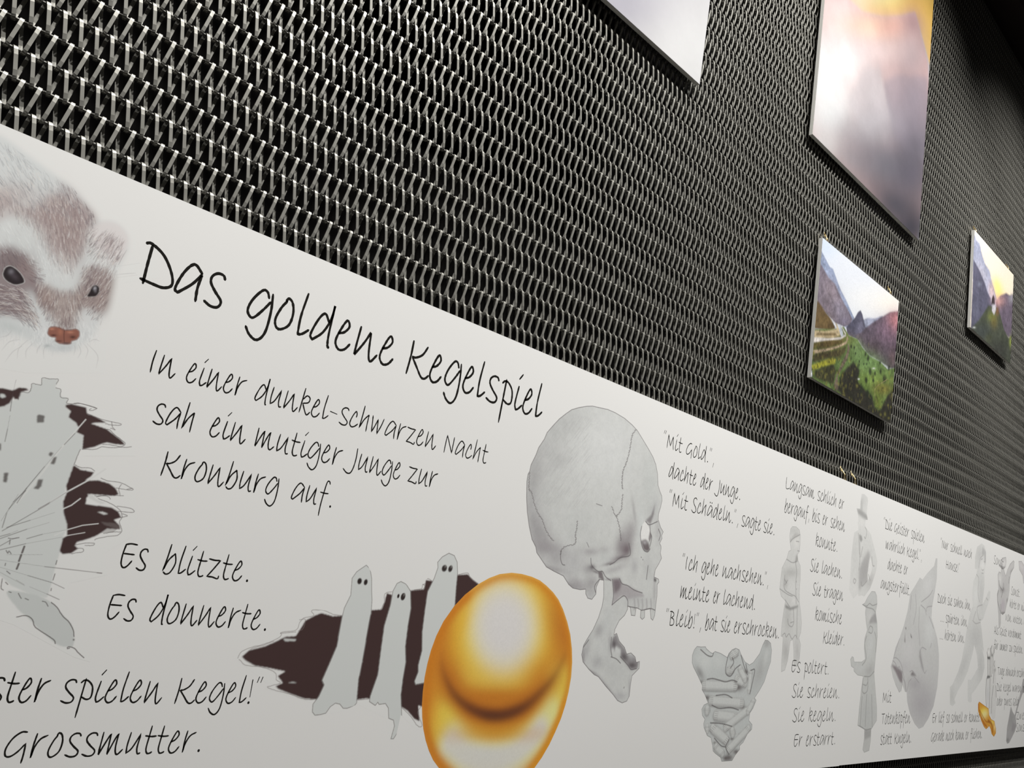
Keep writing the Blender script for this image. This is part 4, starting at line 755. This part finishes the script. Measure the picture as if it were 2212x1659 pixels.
# woman in a bonnet
o = H1(290, 32, 325, 35, 342, 80, 345, 160, 330, 240, 345, 350, 348, 480, 335, 620, 315, 850, 330, 1050, 342, 1200, 340, 1320, 285, 1410, 280, 1520, 265, 1620, 215, 1640, 200, 1610, 215, 1500, 218, 1410, 150, 1370, 165, 1200, 185, 1020, 205, 880, 150, 870, 112, 830, 112, 800, 85, 780, 78, 710, 95, 680, 110, 690, 118, 735, 190, 735, 225, 710, 215, 600, 220, 500, 245, 420, 235, 350, 225, 250, 232, 195, 195, 165, 220, 150, 250, 90)
sketch('woman_drawing', B_, o, (208, 204, 199), (181, 179, 174), 750,
       [bl(H1, 290, 90, 50, 50, (186, 184, 180), .8), bl(H1, 270, 290, 40, 60, (190, 186, 182), .8), bl(H1, 280, 560, 30, 140, (190, 188, 184), .7, 10), bl(H1, 170, 800, 50, 40, (184, 182, 178), .8), bl(H1, 270, 820, 40, 60, (158, 155, 151), .6, 30), bl(H1, 245, 1250, 70, 200, (172, 171, 167), .6)],
       [(H1(330, 240, 345, 350, 300, 350, 260, 360, 280, 300), (142, 138, 136), .75, 1.2), (H1(215, 1410, 285, 1410, 280, 1480, 220, 1520), (150, 147, 143), .8, 1.5), (H1(280, 1500, 265, 1620, 200, 1630, 215, 1510), (178, 175, 170), .7, 2)],
       [H1(195, 165, 240, 180, 270, 155, 300, 175, 342, 160), H1(230, 190, 300, 210, 325, 240), H1(260, 440, 290, 450, 300, 400, 275, 380, 258, 420), H1(240, 480, 220, 560, 235, 700, 195, 770), H1(215, 880, 270, 880, 315, 830), H1(205, 900, 195, 1020, 220, 1050, 250, 1010, 252, 900), H1(205, 960, 235, 970, 250, 940), H1(240, 1060, 225, 1380), H1(290, 1060, 295, 1390), H1(195, 1080, 175, 1370), H1(320, 440, 335, 520, 330, 640), H1(150, 1370, 190, 1385, 230, 1412, 285, 1400)],
       label='pale pencil figure in bonnet and long pleated coat', lc=(128, 125, 122))
# hand and skull hanging upside down
o = np.vstack([H3(380, 120, 405, 140, 450, 80, 515, 10, 530, -60, 545, -60, 540, 130, 520, 260, 495, 400, 490, 500, 520, 600, 545, 700, 560, 850, 558, 980, 545, 1150, 510, 1330, 460, 1450, 410, 1530, 370, 1548, 330, 1500, 285, 1400, 260, 1290, 255, 1200, 240, 1200, 215, 1130, 205, 1190, 185, 1205, 150, 1130, 125, 1060, 105, 960, 130, 880, 150, 780, 190, 690, 230, 570, 265, 430, 290, 270, 340, 190)])
sketch('hanging_skull_drawing', B_, o, (208, 204, 199), (183, 180, 176), 750,
       [bl(H3, 450, 200, 60, 140, (196, 193, 189), .8, 10), bl(H3, 380, 400, 60, 140, (190, 188, 183), .7), bl(H3, 470, 620, 50, 140, (196, 194, 190), .8), bl(H3, 400, 1300, 130, 200, (158, 152, 153), .7), bl(H3, 280, 820, 70, 120, (190, 186, 183), .8), bl(H3, 240, 960, 60, 60, (176, 171, 170), .5), bl(H3, 330, 1120, 60, 60, (150, 144, 145), .5)],
       [(H3(110, 940, 160, 960, 215, 1010, 215, 1120, 190, 1100, 150, 1010), (110, 98, 100), .8, 1.5), (H3(290, 1040, 310, 1005, 345, 1045, 320, 1050), (100, 92, 92), .8, 1), (H3(380, 780, 372, 860, 395, 970, 420, 1010, 400, 900), (140, 135, 134), .7, 1.5), (H3(240, 590, 252, 590, 250, 615), (90, 82, 82), .9, .7), (H3(290, 640, 308, 695, 296, 685), (84, 76, 76), .9, .7), (H3(240, 640, 245, 735, 232, 730), (120, 112, 112), .7, .8)],
       [H3(340, 280, 345, 420, 320, 560), H3(375, 400, 370, 600, 380, 760), H3(300, 290, 290, 420), H3(395, 350, 470, 290, 500, 240), H3(390, 380, 430, 420, 440, 470), H3(495, 390, 450, 400, 440, 440), H3(470, 490, 510, 600), H3(440, 800, 400, 780, 380, 830), H3(110, 890, 160, 880, 210, 960, 250, 1200), H3(260, 1190, 275, 1110, 300, 1075), H3(330, 1060, 370, 1110), H3(480, 780, 490, 740), H3(120, 900, 150, 930, 165, 985, 185, 960, 200, 1000, 215, 1010), H3(205, 1010, 225, 1080, 240, 1110, 250, 1190), H3(150, 1130, 185, 1200, 205, 1190, 212, 1130), H3(130, 880, 190, 690), H3(385, 870, 420, 1015, 440, 1000), H3(285, 1010, 310, 1000, 345, 1050), H3(500, 500, 540, 640, 556, 800)],
       label='pencil drawing of a hand above an upside-down skull', lc=(146, 141, 140), smooth=None)
# running boy
o = np.vstack([H4(680, 145, 715, 175, 738, 260, 735, 400, 715, 560, 718, 700, 700, 860, 690, 960, 740, 860, 775, 770, 795, 790, 790, 870, 740, 1020, 700, 1150, 665, 1180, 680, 1300, 700, 1500, 712, 1600), H5(700, 130, 735, 300, 740, 430, 700, 600, 600, 760, 545, 830, 545, 940, 520, 955, 490, 930, 485, 800, 490, 610, 540, 610, 640, 430, 625, 250, 585, 90, 560, 220, 490, 480, 420, 640, 340, 780, 290, 900, 305, 960, 260, 1005, 222, 980, 220, 720, 260, 680, 350, 470, 400, 300, 430, 120), H4(440, 1560, 480, 1300, 520, 1100, 560, 980, 555, 800, 570, 650, 610, 555, 620, 490, 590, 480, 590, 330, 620, 190)])
sketch('running_boy_drawing', B_, o, (206, 202, 197), (195, 192, 187), 700,
       [bl(H4, 650, 300, 50, 120, (180, 177, 173), .8), bl(H4, 690, 440, 30, 80, (210, 206, 201), .9), bl(H4, 670, 800, 40, 200, (182, 179, 175), .7), bl(H4, 600, 850, 40, 160, (206, 203, 198), .8), bl(H4, 600, 1380, 100, 180, (176, 173, 169), .7), bl(H5, 420, 400, 60, 240, (176, 173, 169), .6, 20), bl(H5, 680, 400, 50, 240, (174, 171, 167), .6), bl(H5, 250, 850, 40, 140, (180, 177, 172), .7)],
       [(H4(690, 190, 738, 260, 735, 400, 715, 420, 715, 300, 680, 300), (160, 157, 154), .7, 1.2)],
       [H4(700, 300, 660, 350, 640, 470), H4(672, 360, 690, 350), H4(710, 390, 725, 390), H4(680, 490, 690, 505, 705, 495), H4(680, 540, 700, 545), H4(610, 555, 640, 620, 630, 800, 650, 920), H4(690, 960, 620, 1000, 640, 1150, 670, 1160), H4(560, 1170, 600, 1210, 660, 1195), H4(570, 1160, 600, 1050), H4(740, 870, 760, 900)],
       label='pale pencil figure of a running boy', lc=(156, 152, 149), smooth=None)
# figure with raised arms
o = H6(320, 190, 385, 175, 392, 250, 378, 340, 350, 370, 380, 480, 410, 380, 450, 290, 505, 230, 522, 250, 515, 350, 470, 430, 445, 560, 440, 720, 420, 860, 395, 960, 370, 1080, 330, 1120, 300, 1090, 300, 1250, 285, 1340, 268, 1320, 262, 1100, 245, 900, 240, 780, 262, 700, 255, 560, 252, 460, 272, 410, 300, 430, 310, 360, 270, 320, 300, 250)
sketch('dancer_drawing', B_, o, (206, 203, 198), (180, 177, 173), 600,
       [bl(H6, 350, 280, 40, 60, (204, 200, 196), .8), bl(H6, 290, 540, 25, 90, (202, 199, 194), .8), bl(H6, 370, 650, 50, 120, (176, 172, 169), .7), bl(H6, 335, 960, 35, 110, (168, 158, 162), .7), bl(H6, 470, 350, 30, 70, (184, 180, 176), .7, 25), bl(H6, 340, 1090, 40, 24, (104, 100, 98), .7), bl(H6, 330, 720, 40, 40, (130, 125, 123), .6)],
       [(H6(290, 310, 340, 350, 370, 320, 350, 370, 320, 370), (90, 86, 84), .8, .8), (H6(255, 560, 290, 690, 335, 735, 350, 700, 330, 640, 340, 740, 290, 700), (100, 96, 94), .7, 1), (H6(395, 850, 420, 860, 395, 940), (110, 106, 104), .7, 1), (H6(460, 400, 515, 340, 470, 430, 450, 470), (130, 126, 122), .7, 1.2)],
       [H6(270, 560, 285, 650, 330, 720), H6(345, 600, 350, 700), H6(262, 720, 245, 860, 290, 1060), H6(300, 950, 305, 1080), H6(330, 740, 310, 830), H6(440, 500, 430, 600), H6(310, 350, 330, 370)],
       label='pencil figure of a dancer with raised arm', lc=(110, 106, 104))
o = H6(590, 240, 640, 240, 700, 340, 760, 520, 720, 640, 668, 600, 655, 480, 600, 380)
sketch('arm_drawing', B_, o, (204, 200, 196), (178, 173, 171), 600, [bl(H6, 640, 330, 30, 70, (190, 184, 182), .8, -25)], [(H6(600, 370, 655, 470, 668, 560, 640, 440), (140, 134, 132), .7, 1.2)], [], label='pencil-drawn forearm at the edge')
# finger bones
o = H7(150, 195, 185, 195, 205, 155, 235, 170, 240, 300, 225, 330, 230, 380, 260, 370, 262, 470, 265, 560, 262, 730, 270, 900, 250, 1200, 215, 1230, 185, 1150, 165, 1145, 120, 1050, 112, 850, 120, 640, 140, 590, 138, 360, 132, 260)
sketch('finger_bone_drawing', B_, o, (196, 192, 187), (188, 184, 179), 650, [bl(H7, 158, 260, 12, 30, (205, 200, 195), .9), bl(H7, 145, 850, 16, 150, (176, 173, 172), .8)],
       [(H7(135, 320, 180, 320, 180, 360, 138, 360), (66, 64, 62), .85, .8), (H7(135, 590, 185, 600, 178, 625, 130, 640), (66, 64, 62), .8, .8), (H7(190, 280, 225, 285, 220, 320, 190, 320), (96, 93, 90), .8, .8), (H7(230, 500, 262, 500, 258, 530, 230, 530), (130, 126, 122), .8, .8)],
       [H7(150, 200, 135, 250, 145, 320), H7(185, 200, 178, 320), H7(145, 365, 145, 590), H7(172, 365, 172, 590), H7(125, 640, 115, 850, 122, 1050), H7(178, 640, 172, 850, 165, 1060), H7(205, 160, 190, 220, 200, 280), H7(235, 180, 230, 280), H7(190, 340, 188, 580, 195, 600), H7(218, 330, 215, 560), H7(225, 740, 205, 900, 195, 1130), H7(240, 380, 232, 430, 240, 470), H7(235, 540, 225, 700), H7(258, 740, 265, 900)],
       label='ink drawing of long finger bones', lc=(80, 77, 74), smooth=None)
# golden fragment
o = H7(20, 965, 60, 995, 155, 1065, 165, 1160, 195, 1220, 240, 1245, 250, 1300, 262, 1350, 260, 1420, 232, 1470, 200, 1430, 185, 1360, 165, 1315, 150, 1335, 120, 1362, 90, 1330, 50, 1240, 5, 1100, 5, 1000)
c = Canvas(o, 800, (190, 186, 180), base=(178, 124, 48))
for x, y, rx, ry, cc_, a, an in ((85, 1120, 60, 70, (205, 180, 70), .95, 30), (100, 1150, 40, 60, (196, 184, 130), .8, 20), (210, 1260, 30, 40, (200, 170, 80), .9, 0), (245, 1330, 14, 50, (206, 186, 130), .8, 0), (125, 1330, 20, 20, (200, 160, 80), .8, 0)):
    q = H7(x, y)[0]; c.blob(q[0], q[1], rx / 6.6, ry / 6.6, cc_, a, an)
c.line(H7(10, 1000, 25, 1110, 80, 1260, 130, 1330), 2.4, (150, 84, 30), .8, soft=1.2); c.line(H7(150, 1240, 200, 1290, 210, 1400), 2.6, (130, 76, 26), .8, soft=1.2); c.line(H7(30, 1090, 110, 1240, 165, 1260), 1.6, (140, 84, 30), .7); c.grain(.06, 3, 3)
c.line(np.vstack([o, o[:1]]), 1.2, (140, 84, 34), .7, smooth=False)
c.decal('gold_fragment_drawing', B_, 3, 'small golden broken piece')
# grey boot at the edge
o = H7(475, 1030, 500, 1110, 530, 1160, 560, 1040, 610, 850, 650, 640, 720, 620, 720, 760, 640, 860, 590, 1000, 545, 1180, 555, 1310, 530, 1400, 450, 1560, 420, 1570, 408, 1530, 420, 1340, 450, 1180)
sketch('boot_drawing', B_, o, (190, 186, 181), (146, 142, 139), 600, [bl(H7, 480, 1200, 40, 130, (134, 131, 128), .7, 5), bl(H7, 430, 1520, 20, 30, (110, 107, 104), .7)], [(H7(500, 1250, 555, 1310, 520, 1400, 480, 1400), (128, 122, 122), .6, 1.5)], [], label='smudged grey pencil leg and boot', smooth=None, layer=1)
# ------------------------------------------------------------------ pictures hung on the mesh
def picture(rect, canv, label, thick=0.013, tilt=0.0, lab_print=None):
    x0, x1, z0, z1 = rect; p = empty('photo_panel', W((x0 + x1) / 2, z0, 0), label, 'picture', None)
    a, c_, b0, b1 = x0 * D, x1 * D, z0 * D + EYE, z1 * D + EYE
    pan = mesh_obj('panel', [(a, 0, b0), (c_, 0, b0), (c_, 0, b1), (a, 0, b1), (a, thick, b0), (c_, thick, b0), (c_, thick, b1), (a, thick, b1)],
                   [(0, 1, 2, 3), (5, 4, 7, 6), (4, 0, 3, 7), (1, 5, 6, 2), (3, 2, 6, 7), (4, 5, 1, 0)], M_edge); adopt(pan, p)
    e = 0.0006
    pr = mesh_obj('print', [(a + e, -e, b0 + e), (c_ - e, -e, b0 + e), (c_ - e, -e, b1 - e), (a + e, -e, b1 - e)], [(0, 1, 2, 3)], canv.mat('photo_print'), None, [(0, 0), (1, 0), (1, 1), (0, 1)]); adopt(pr, p)
    if lab_print: pr['label'] = lab_print
    for fx in (0.07, 0.90):      # brass wire hooks over the top edge
        xx = a + (c_ - a) * fx; add_hook(p, xx, b1, thick)
    for fx in (0.15, 0.85):
        for zz in (b0 + 0.06, b1 - 0.06):
            xx = a + (c_ - a) * fx; s_ = box('spacer', xx - 0.012, xx + 0.012, thick, YM - 0.001, zz - 0.012, zz + 0.012, M_edge); adopt(s_, p)
    return p
def tube(name, pts, r, mat, parent=None, n=6):
    p = np.array(pts, float); T = np.gradient(p, axis=0); T /= np.linalg.norm(T, axis=1)[:, None]; V = []; F = []
    ref = np.array([0.3, 0.9, 0.2]); u = np.cross(T, ref); u /= np.linalg.norm(u, axis=1)[:, None]; v = np.cross(T, u)
    for i in range(len(p)):
        for k in range(n): a = 2 * math.pi * k / n; V.append(p[i] + (u[i] * math.cos(a) + v[i] * math.sin(a)) * r)
    for i in range(len(p) - 1):
        for k in range(n): F.append((i * n + k, i * n + (k + 1) % n, (i + 1) * n + (k + 1) % n, (i + 1) * n + k))
    F.append(tuple(range(n))[::-1]); F.append(tuple(range((len(p) - 1) * n, len(p) * n)))
    o = mesh_obj(name, V, F, mat, None, smooth=True)
    if parent: adopt(o, parent)
    return o
def add_hook(p, xx, zt, th, name='wire_hook', h=0.045):
    q = spline([(xx - 0.008, th * .5, zt - 0.001), (xx - 0.004, th * .6, zt + h * .45), (xx, YM - 0.004, zt + h * .9), (xx + 0.006, YM - 0.0026, zt + h), (xx + 0.008, YM - 0.002, zt + h * .75), (xx + 0.004, th * .6, zt + h * .4), (xx + 0.011, th * .5, zt - 0.001)], 5)
    tube(name, q, 0.0011, M_brass, p)
def K1(*v): return fr(1280, 0, 7.373, *v)
def K2(*v): return fr(1700, 0, 4.32, *v)
def K2b(*v): return fr(1700, 280, 5.53, *v)
def K3(*v): return fr(1700, 480, 3.687, *v)
def K4(*v): return fr(2012, 440, 4.1475, *v)

# upper left: pale fog
R1 = (0.615, 1.366, 1.071, 2.19)
c = Canvas(None, 500, (300, 297, 292), rect=R1, base=(222, 218, 220))
c.blob(1500, 120, 150, 160, (248, 246, 244), .9); c.blob(1340, 10, 90, 60, (196, 192, 202), .8); c.blob(1300, -120, 200, 120, (176, 172, 188), .7); c.blob(1450, -300, 200, 150, (236, 196, 170), .6)
c.grain(.04, 40, 31); c.grain(.02, 6, 32)
picture(R1, c, 'photo panel of pale fog, cut by the top edge left of the sunset picture')
# tall sunset over misty peaks
R2 = (1.8765, 2.621, 1.2085, 2.328)
c = Canvas(None, 620, (312, 308, 302), rect=R2, base=(200, 192, 194))
s = 4.32
def b(x, y, rx, ry, cc_, a, ang=0, f=K2, sc=4.32): q = f(x, y)[0]; c.blob(q[0], q[1], rx / sc, ry / sc, cc_, a, ang)
c.fill(K2(300, -900, 1500, -900, 1400, 150, 1330, 600, 1200, 120, 1050, 150, 900, 160, 700, 110, 560, -20, 300, -200), (248, 200, 96), 1, soft=3)
b(900, -40, 260, 130, (254, 232, 150), .9); b(1180, 20, 120, 200, (232, 176, 92), .6); b(700, -100, 200, 120, (254, 238, 190), .7)
c.fill(K2(300, -300, 560, -20, 700, 110, 830, 148, 950, 162, 1080, 148, 1140, 125, 1195, 115, 1225, 250, 1270, 400, 1315, 600, 1320, 800, 1290, 1659, 1200, 2300, 100, 2300, 100, -300), (212, 176, 172), 1, soft=2.2)
b(480, 80, 260, 160, (244, 210, 206), .95); b(780, 260, 300, 140, (250, 206, 176), .95); b(980, 260, 160, 120, (242, 184, 168), .8); b(1170, 220, 100, 140, (176, 138, 140), .85, -10)
b(1150, 520, 160, 220, (190, 168, 170), .9); b(900, 480, 220, 120, (236, 208, 204), .7); b(560, 560, 260, 260, (250, 238, 236), .9); b(380, 760, 180, 460, (252, 252, 250), 1); b(420, 1050, 240, 260, (248, 246, 244), .9)
b(1180, 900, 140, 160, (160, 148, 160), .6); b(820, 900, 160, 200, (204, 198, 200), .6); b(1000, 1150, 260, 200, (176, 168, 176), .7); b(760, 1250, 260, 160, (190, 186, 188), .6); b(1180, 1330, 160, 240, (138, 132, 146), .8)
b(600, 1480, 200, 110, (170, 166, 168), .6, 35); b(950, 1560, 320, 200, (140, 136, 142), .8)
b(1200, 400, 700, 260, (124, 120, 128), .85, 35, K2b, 5.53); b(1300, 900, 480, 330, (82, 80, 90), .95, 40, K2b, 5.53); b(1480, 1180, 260, 260, (66, 64, 76), .95, 0, K2b, 5.53); b(1500, 500, 200, 300, (104, 98, 112), .8, 0, K2b, 5.53)
b(420, 200, 170, 170, (218, 214, 212), .8, 0, K2b, 5.53); b(700, 560, 260, 90, (150, 148, 150), .6, 45, K2b, 5.53)
c.fill(K2(760, 625, 800, 622, 835, 650, 845, 590, 862, 600, 870, 680, 895, 770, 930, 900, 1000, 1100, 700, 1200, 560, 950, 640, 800, 700, 680), (206, 198, 200), .6, soft=6)
c.fill(K2(900, 770, 960, 730, 1020, 700, 1090, 695, 1140, 712, 1200, 705, 1310, 720, 1310, 1100, 1280, 1500, 1000, 1300, 930, 950), (166, 154, 164), .6, soft=4)
b(1180, 1100, 200, 260, (160, 150, 162), .5); b(800, 1150, 200, 160, (196, 190, 194), .6)
b(1200, 1400, 200, 200, (110, 105, 116), .7)
gr = fbm((c.h, c.w), 60, 4, 77)[..., None]; c.img = np.clip(c.img * (1 + (gr - .5) * .28), 0, 1); c.grain(.03, 4, 41)
picture(R2, c, 'tall photo panel of orange sunset over misty mountain peaks', lab_print='sunset over misty peaks')
# valley
R3 = (1.981, 2.497, 0.583, 0.962)
c = Canvas(None, 1300, (258, 255, 248), rect=R3, base=(226, 228, 232))
def kb(x, y, rx, ry, cc_, a, ang=0): q = K3(x, y)[0]; c.blob(q[0], q[1], rx / 3.687, ry / 3.687, cc_, a, ang)
def kf(cc_, a, so, *v): c.fill(K3(*v), cc_, a, soft=so)
kb(300, 180, 120, 120, (206, 218, 236), .8); kb(820, 640, 200, 120, (246, 238, 224), .9); kb(600, 600, 160, 120, (240, 238, 234), .6)
kf((150, 160, 184), 1, 1, 262, 200, 272, 225, 300, 280, 340, 355, 365, 370, 400, 470, 430, 545, 470, 620, 535, 765, 500, 860, 262, 700)
kf((122, 112, 122), 1, 1, 262, 320, 290, 370, 330, 440, 380, 490, 410, 560, 450, 640, 490, 710, 522, 775, 500, 820, 450, 832, 380, 800, 240, 640)
kb(350, 560, 60, 120, (146, 132, 138), .8, -25); kb(420, 700, 40, 80, (142, 134, 146), .7, -30); kb(310, 650, 40, 90, (104, 92, 96), .6, -35); kb(460, 790, 40, 30, (120, 112, 130), .6)
kf((96, 78, 52), 1, 1.2, 240, 620, 270, 660, 310, 720, 350, 770, 385, 840, 360, 870, 300, 860, 222, 850, 205, 760)
kb(290, 780, 60, 50, (122, 100, 62), .6)
kf((160, 164, 182), 1, 1, 600, 780, 640, 762, 700, 765, 760, 745, 760, 800, 640, 860, 600, 860)
kf((84, 82, 98), 1, .8, 470, 835, 510, 795, 540, 760, 565, 715, 585, 700, 600, 735, 612, 790, 625, 840, 700, 900, 620, 960, 480, 900)
kb(590, 830, 40, 60, (128, 124, 142), .6)
kf((92, 82, 92), 1, 1, 625, 840, 680, 800, 760, 750, 820, 715, 895, 705, 900, 900, 870, 1170, 820, 1165, 740, 1110, 640, 1050, 590, 980, 540, 900, 590, 880)
kb(860, 790, 60, 90, (196, 128, 128), .8); kb(800, 880, 90, 120, (128, 102, 118), .7, -20); kb(700, 1000, 100, 80, (78, 64, 70), .8, 30); kb(840, 1080, 40, 90, (86, 66, 66), .7)
kf((96, 116, 64), 1, 1, 200, 1230, 190, 1100, 200, 900, 222, 850, 380, 850, 450, 830, 490, 900, 560, 930, 600, 1000, 660, 1070, 740, 1110, 800, 1170, 870, 1160, 840, 1640, 180, 1230)
kb(640, 1120, 130, 80, (118, 146, 88), .9, 25); kb(560, 1010, 40, 60, (120, 144, 92), .8); kb(680, 1250, 140, 60, (122, 144, 70), .8); kb(760, 1330, 80, 50, (132, 122, 58), .8); kb(720, 1430, 40, 80, (112, 124, 52), .8); kb(590, 1350, 70, 50, (104, 132, 56), .7)
kf((164, 160, 54), .9, 1.5, 195, 1140, 270, 1110, 350, 1080, 390, 1090, 380, 1130, 300, 1150, 200, 1180); kb(330, 930, 140, 60, (138, 112, 66), .8); kb(300, 1050, 120, 50, (74, 62, 42), .8)
kf((198, 178, 140), 1, 1.2, 205, 860, 300, 870, 400, 850, 380, 800, 400, 815, 425, 870, 420, 900, 360, 918, 220, 925)
kf((110, 92, 60), .9, 1.2, 240, 880, 380, 880, 400, 905, 300, 905, 225, 900)
kf((214, 206, 196), 1, .9, 205, 915, 330, 925, 430, 915, 470, 890, 430, 820, 450, 870, 470, 905, 420, 935, 300, 945, 208, 960)
kf((178, 156, 128), 1, .9, 205, 1020, 300, 1010, 400, 985, 470, 950, 480, 905, 486, 930, 470, 970, 400, 1003, 300, 1030, 205, 1050)
kf((86, 66, 40), .8, 1.5, 205, 965, 330, 945, 460, 940, 440, 965, 330, 1000, 205, 1010); kf((196, 200, 208), .9, 1, 400, 815, 430, 820, 450, 905, 430, 915)
kf((112, 100, 84), 1, 1, 486, 960, 500, 1010, 480, 1090, 440, 1160, 400, 1230, 415, 1330, 385, 1345, 370, 1300, 400, 1200, 440, 1110, 475, 1040)
kf((60, 54, 40), .9, 1.6, 220, 1180, 300, 1150, 370, 1130, 390, 1190, 370, 1290, 300, 1270, 220, 1240); kf((76, 62, 42), .8, 1.6, 205, 1060, 320, 1040, 400, 1010, 470, 990, 460, 1040, 410, 1080, 340, 1075, 210, 1120)
kf((48, 46, 38), 1, 1.8, 420, 1250, 470, 1160, 530, 1110, 580, 1180, 560, 1270, 600, 1310, 680, 1400, 700, 1480, 740, 1500, 800, 1380, 850, 1330, 850, 1640, 500, 1450, 400, 1340)
rr = np.random.default_rng(5)
for i in range(300):
    x = 200 + rr.random() * 650; y = 960 + (x - 200) * .35 + rr.random() * 420
    if 200 + 0 < x < 480 or rr.random() < .3 or y > 1380: c.blob(*K3(x, y)[0], .9 + rr.random() * 1.6, 2 + rr.random() * 3, (46, 48, 34) if rr.random() < .7 else (128, 124, 60), .55)
for x, y, h in ((660, 1190, 40), (745, 1190, 26), (700, 1205, 26), (775, 1250, 50), (630, 1260, 36), (685, 1260, 22), (625, 1050, 26), (645, 1085, 30), (545, 1045, 16), (740, 1120, 20), (590, 1340, 50), (640, 1370, 50), (665, 1400, 50), (810, 1160, 30), (510, 990, 22), (535, 1000, 18), (575, 1110, 16), (610, 1130, 14), (635, 1130, 14)):
    c.blob(*K3(x, y)[0], h * .32 / 3.687, h * .8 / 3.687, (40, 44, 34), .9, 0, pw=3)
c.line(K3(800, 1250, 700, 1330, 720, 1450), 1.2, (150, 136, 96), .6); c.blob(*K3(570, 1250)[0], 2, 2, (220, 220, 214), .8); c.blob(*K3(690, 1165)[0], 3, 2, (206, 206, 196), .7)
land = 1 - c.mask(K3(262, -200, 262, 200, 340, 355, 430, 545, 535, 765, 600, 775, 760, 745, 895, 700, 1400, 500, 1400, -200))
for cell, amp, sd in ((26, .7, 52), (9, .55, 53), (4, .3, 54)):
    c.img *= (1 + (fbm((c.h, c.w), cell, 2, sd) - .5) * amp * land)[..., None]
low_ = c.mask(K3(190, 960, 480, 960, 470, 1100, 420, 1340, 180, 1240)) + c.mask(K3(420, 1250, 530, 1110, 600, 1310, 720, 1490, 850, 1330, 850, 1660, 400, 1400))
for i in range(900):
    x = 190 + rr.random() * 660; y = 870 + rr.random() * 700
    q0 = K3(x, y)[0]; X, Z = P(*q0); ix = int((X - c.X0) / (c.X1 - c.X0) * c.w); iz = int((Z - c.Z0) / (c.Z1 - c.Z0) * c.h)
    if 0 <= ix < c.w and 0 <= iz < c.h and (low_[iz, ix] > .5 or rr.random() < .04):
        h_ = 2.5 + rr.random() * 4; c.line([q0, q0 - [0, h_]], .8 + rr.random() * 1.2, (40, 40, 28) if rr.random() < .6 else (112, 104, 58), .6, smooth=False)
c.grain(.10, 3, 51)
picture(R3, c, 'landscape photo panel of a green valley with winding road and mountains', lab_print='green alpine valley')
# rock tower at dusk
R4 = (3.132, 3.612, 1.080, 1.452)
c = Canvas(None, 900, (256, 252, 244), rect=R4, base=(228, 214, 196))
def jb(x, y, rx, ry, cc_, a, ang=0): q = K4(x, y)[0]; c.blob(q[0], q[1], rx / 4.1475, ry / 4.1475, cc_, a, ang)
def jf(cc_, a, so, *v): c.fill(K4(*v), cc_, a, soft=so)
jb(450, 300, 90, 120, (238, 230, 222), .8, 50); jb(600, 780, 60, 110, (248, 216, 120), .95, -20); jb(580, 740, 30, 60, (252, 228, 130), .9); jb(690, 720, 60, 120, (240, 222, 190), .7)
jf((150, 152, 170), 1, 1, 375, 240, 400, 320, 430, 350, 450, 450, 480, 540, 520, 600, 540, 700, 580, 840, 600, 900, 560, 960, 370, 700)
jb(450, 620, 40, 120, (178, 172, 180), .7, -20); jb(540, 780, 30, 80, (214, 184, 178), .8)
jf((84, 82, 98), 1, 1, 376, 500, 400, 540, 440, 620, 480, 720, 500, 790, 530, 850, 540, 930, 500, 1100, 350, 1150)
jb(430, 720, 16, 24, (130, 132, 146), .6); jb(400, 950, 30, 60, (92, 92, 106), .6)
jf((98, 86, 98), 1, 1, 575, 880, 620, 820, 670, 800, 700, 820, 738, 810, 735, 1200, 690, 1200, 600, 1100); jb(600, 870, 50, 50, (196, 148, 140), .8); jb(715, 850, 20, 40, (150, 146, 150), .7)
jf((66, 70, 56), 1, 1.2, 352, 1120, 420, 1050, 480, 960, 510, 910, 540, 920, 590, 930, 620, 1010, 650, 1130, 690, 1200, 720, 1180, 730, 1250, 705, 1480, 340, 1120)
jb(540, 1010, 40, 50, (112, 118, 56), .7); jb(560, 1060, 30, 60, (120, 104, 50), .6); jb(590, 960, 14, 40, (130, 86, 56), .7); jb(510, 1200, 30, 40, (96, 100, 58), .5); jb(710, 1240, 14, 50, (140, 150, 62), .8)
jb(450, 1150, 90, 90, (58, 62, 60), .8); jb(600, 1320, 120, 110, (50, 50, 46), .8, 30)
jf((64, 52, 54), 1, .7, 540, 850, 555, 810, 565, 850, 568, 900, 560, 930, 535, 900); jf((196, 190, 192), .9, 1, 545, 900, 570, 910, 578, 950, 560, 995, 540, 960); jb(380, 1110, 12, 8, (190, 190, 186), .7)
land = 1 - c.mask(K4(375, -100, 375, 240, 430, 350, 520, 600, 580, 840, 670, 800, 738, 800, 900, 800, 900, -100))
for cell, amp, sd in ((30, .5, 62), (8, .5, 63)):
    c.img *= (1 + (fbm((c.h, c.w), cell, 2, sd) - .5) * amp * land)[..., None]
c.grain(.08, 3, 61)
picture(R4, c, 'small photo panel of a rock tower at dusk, furthest right', lab_print='rock tower at dusk')
# wire hooks on the far mural board's top edge
for X in (2.222, 2.288):
    add_hook(board_a, X * D, ZT * D + EYE, 0.004, 'wire_hook', 0.05)
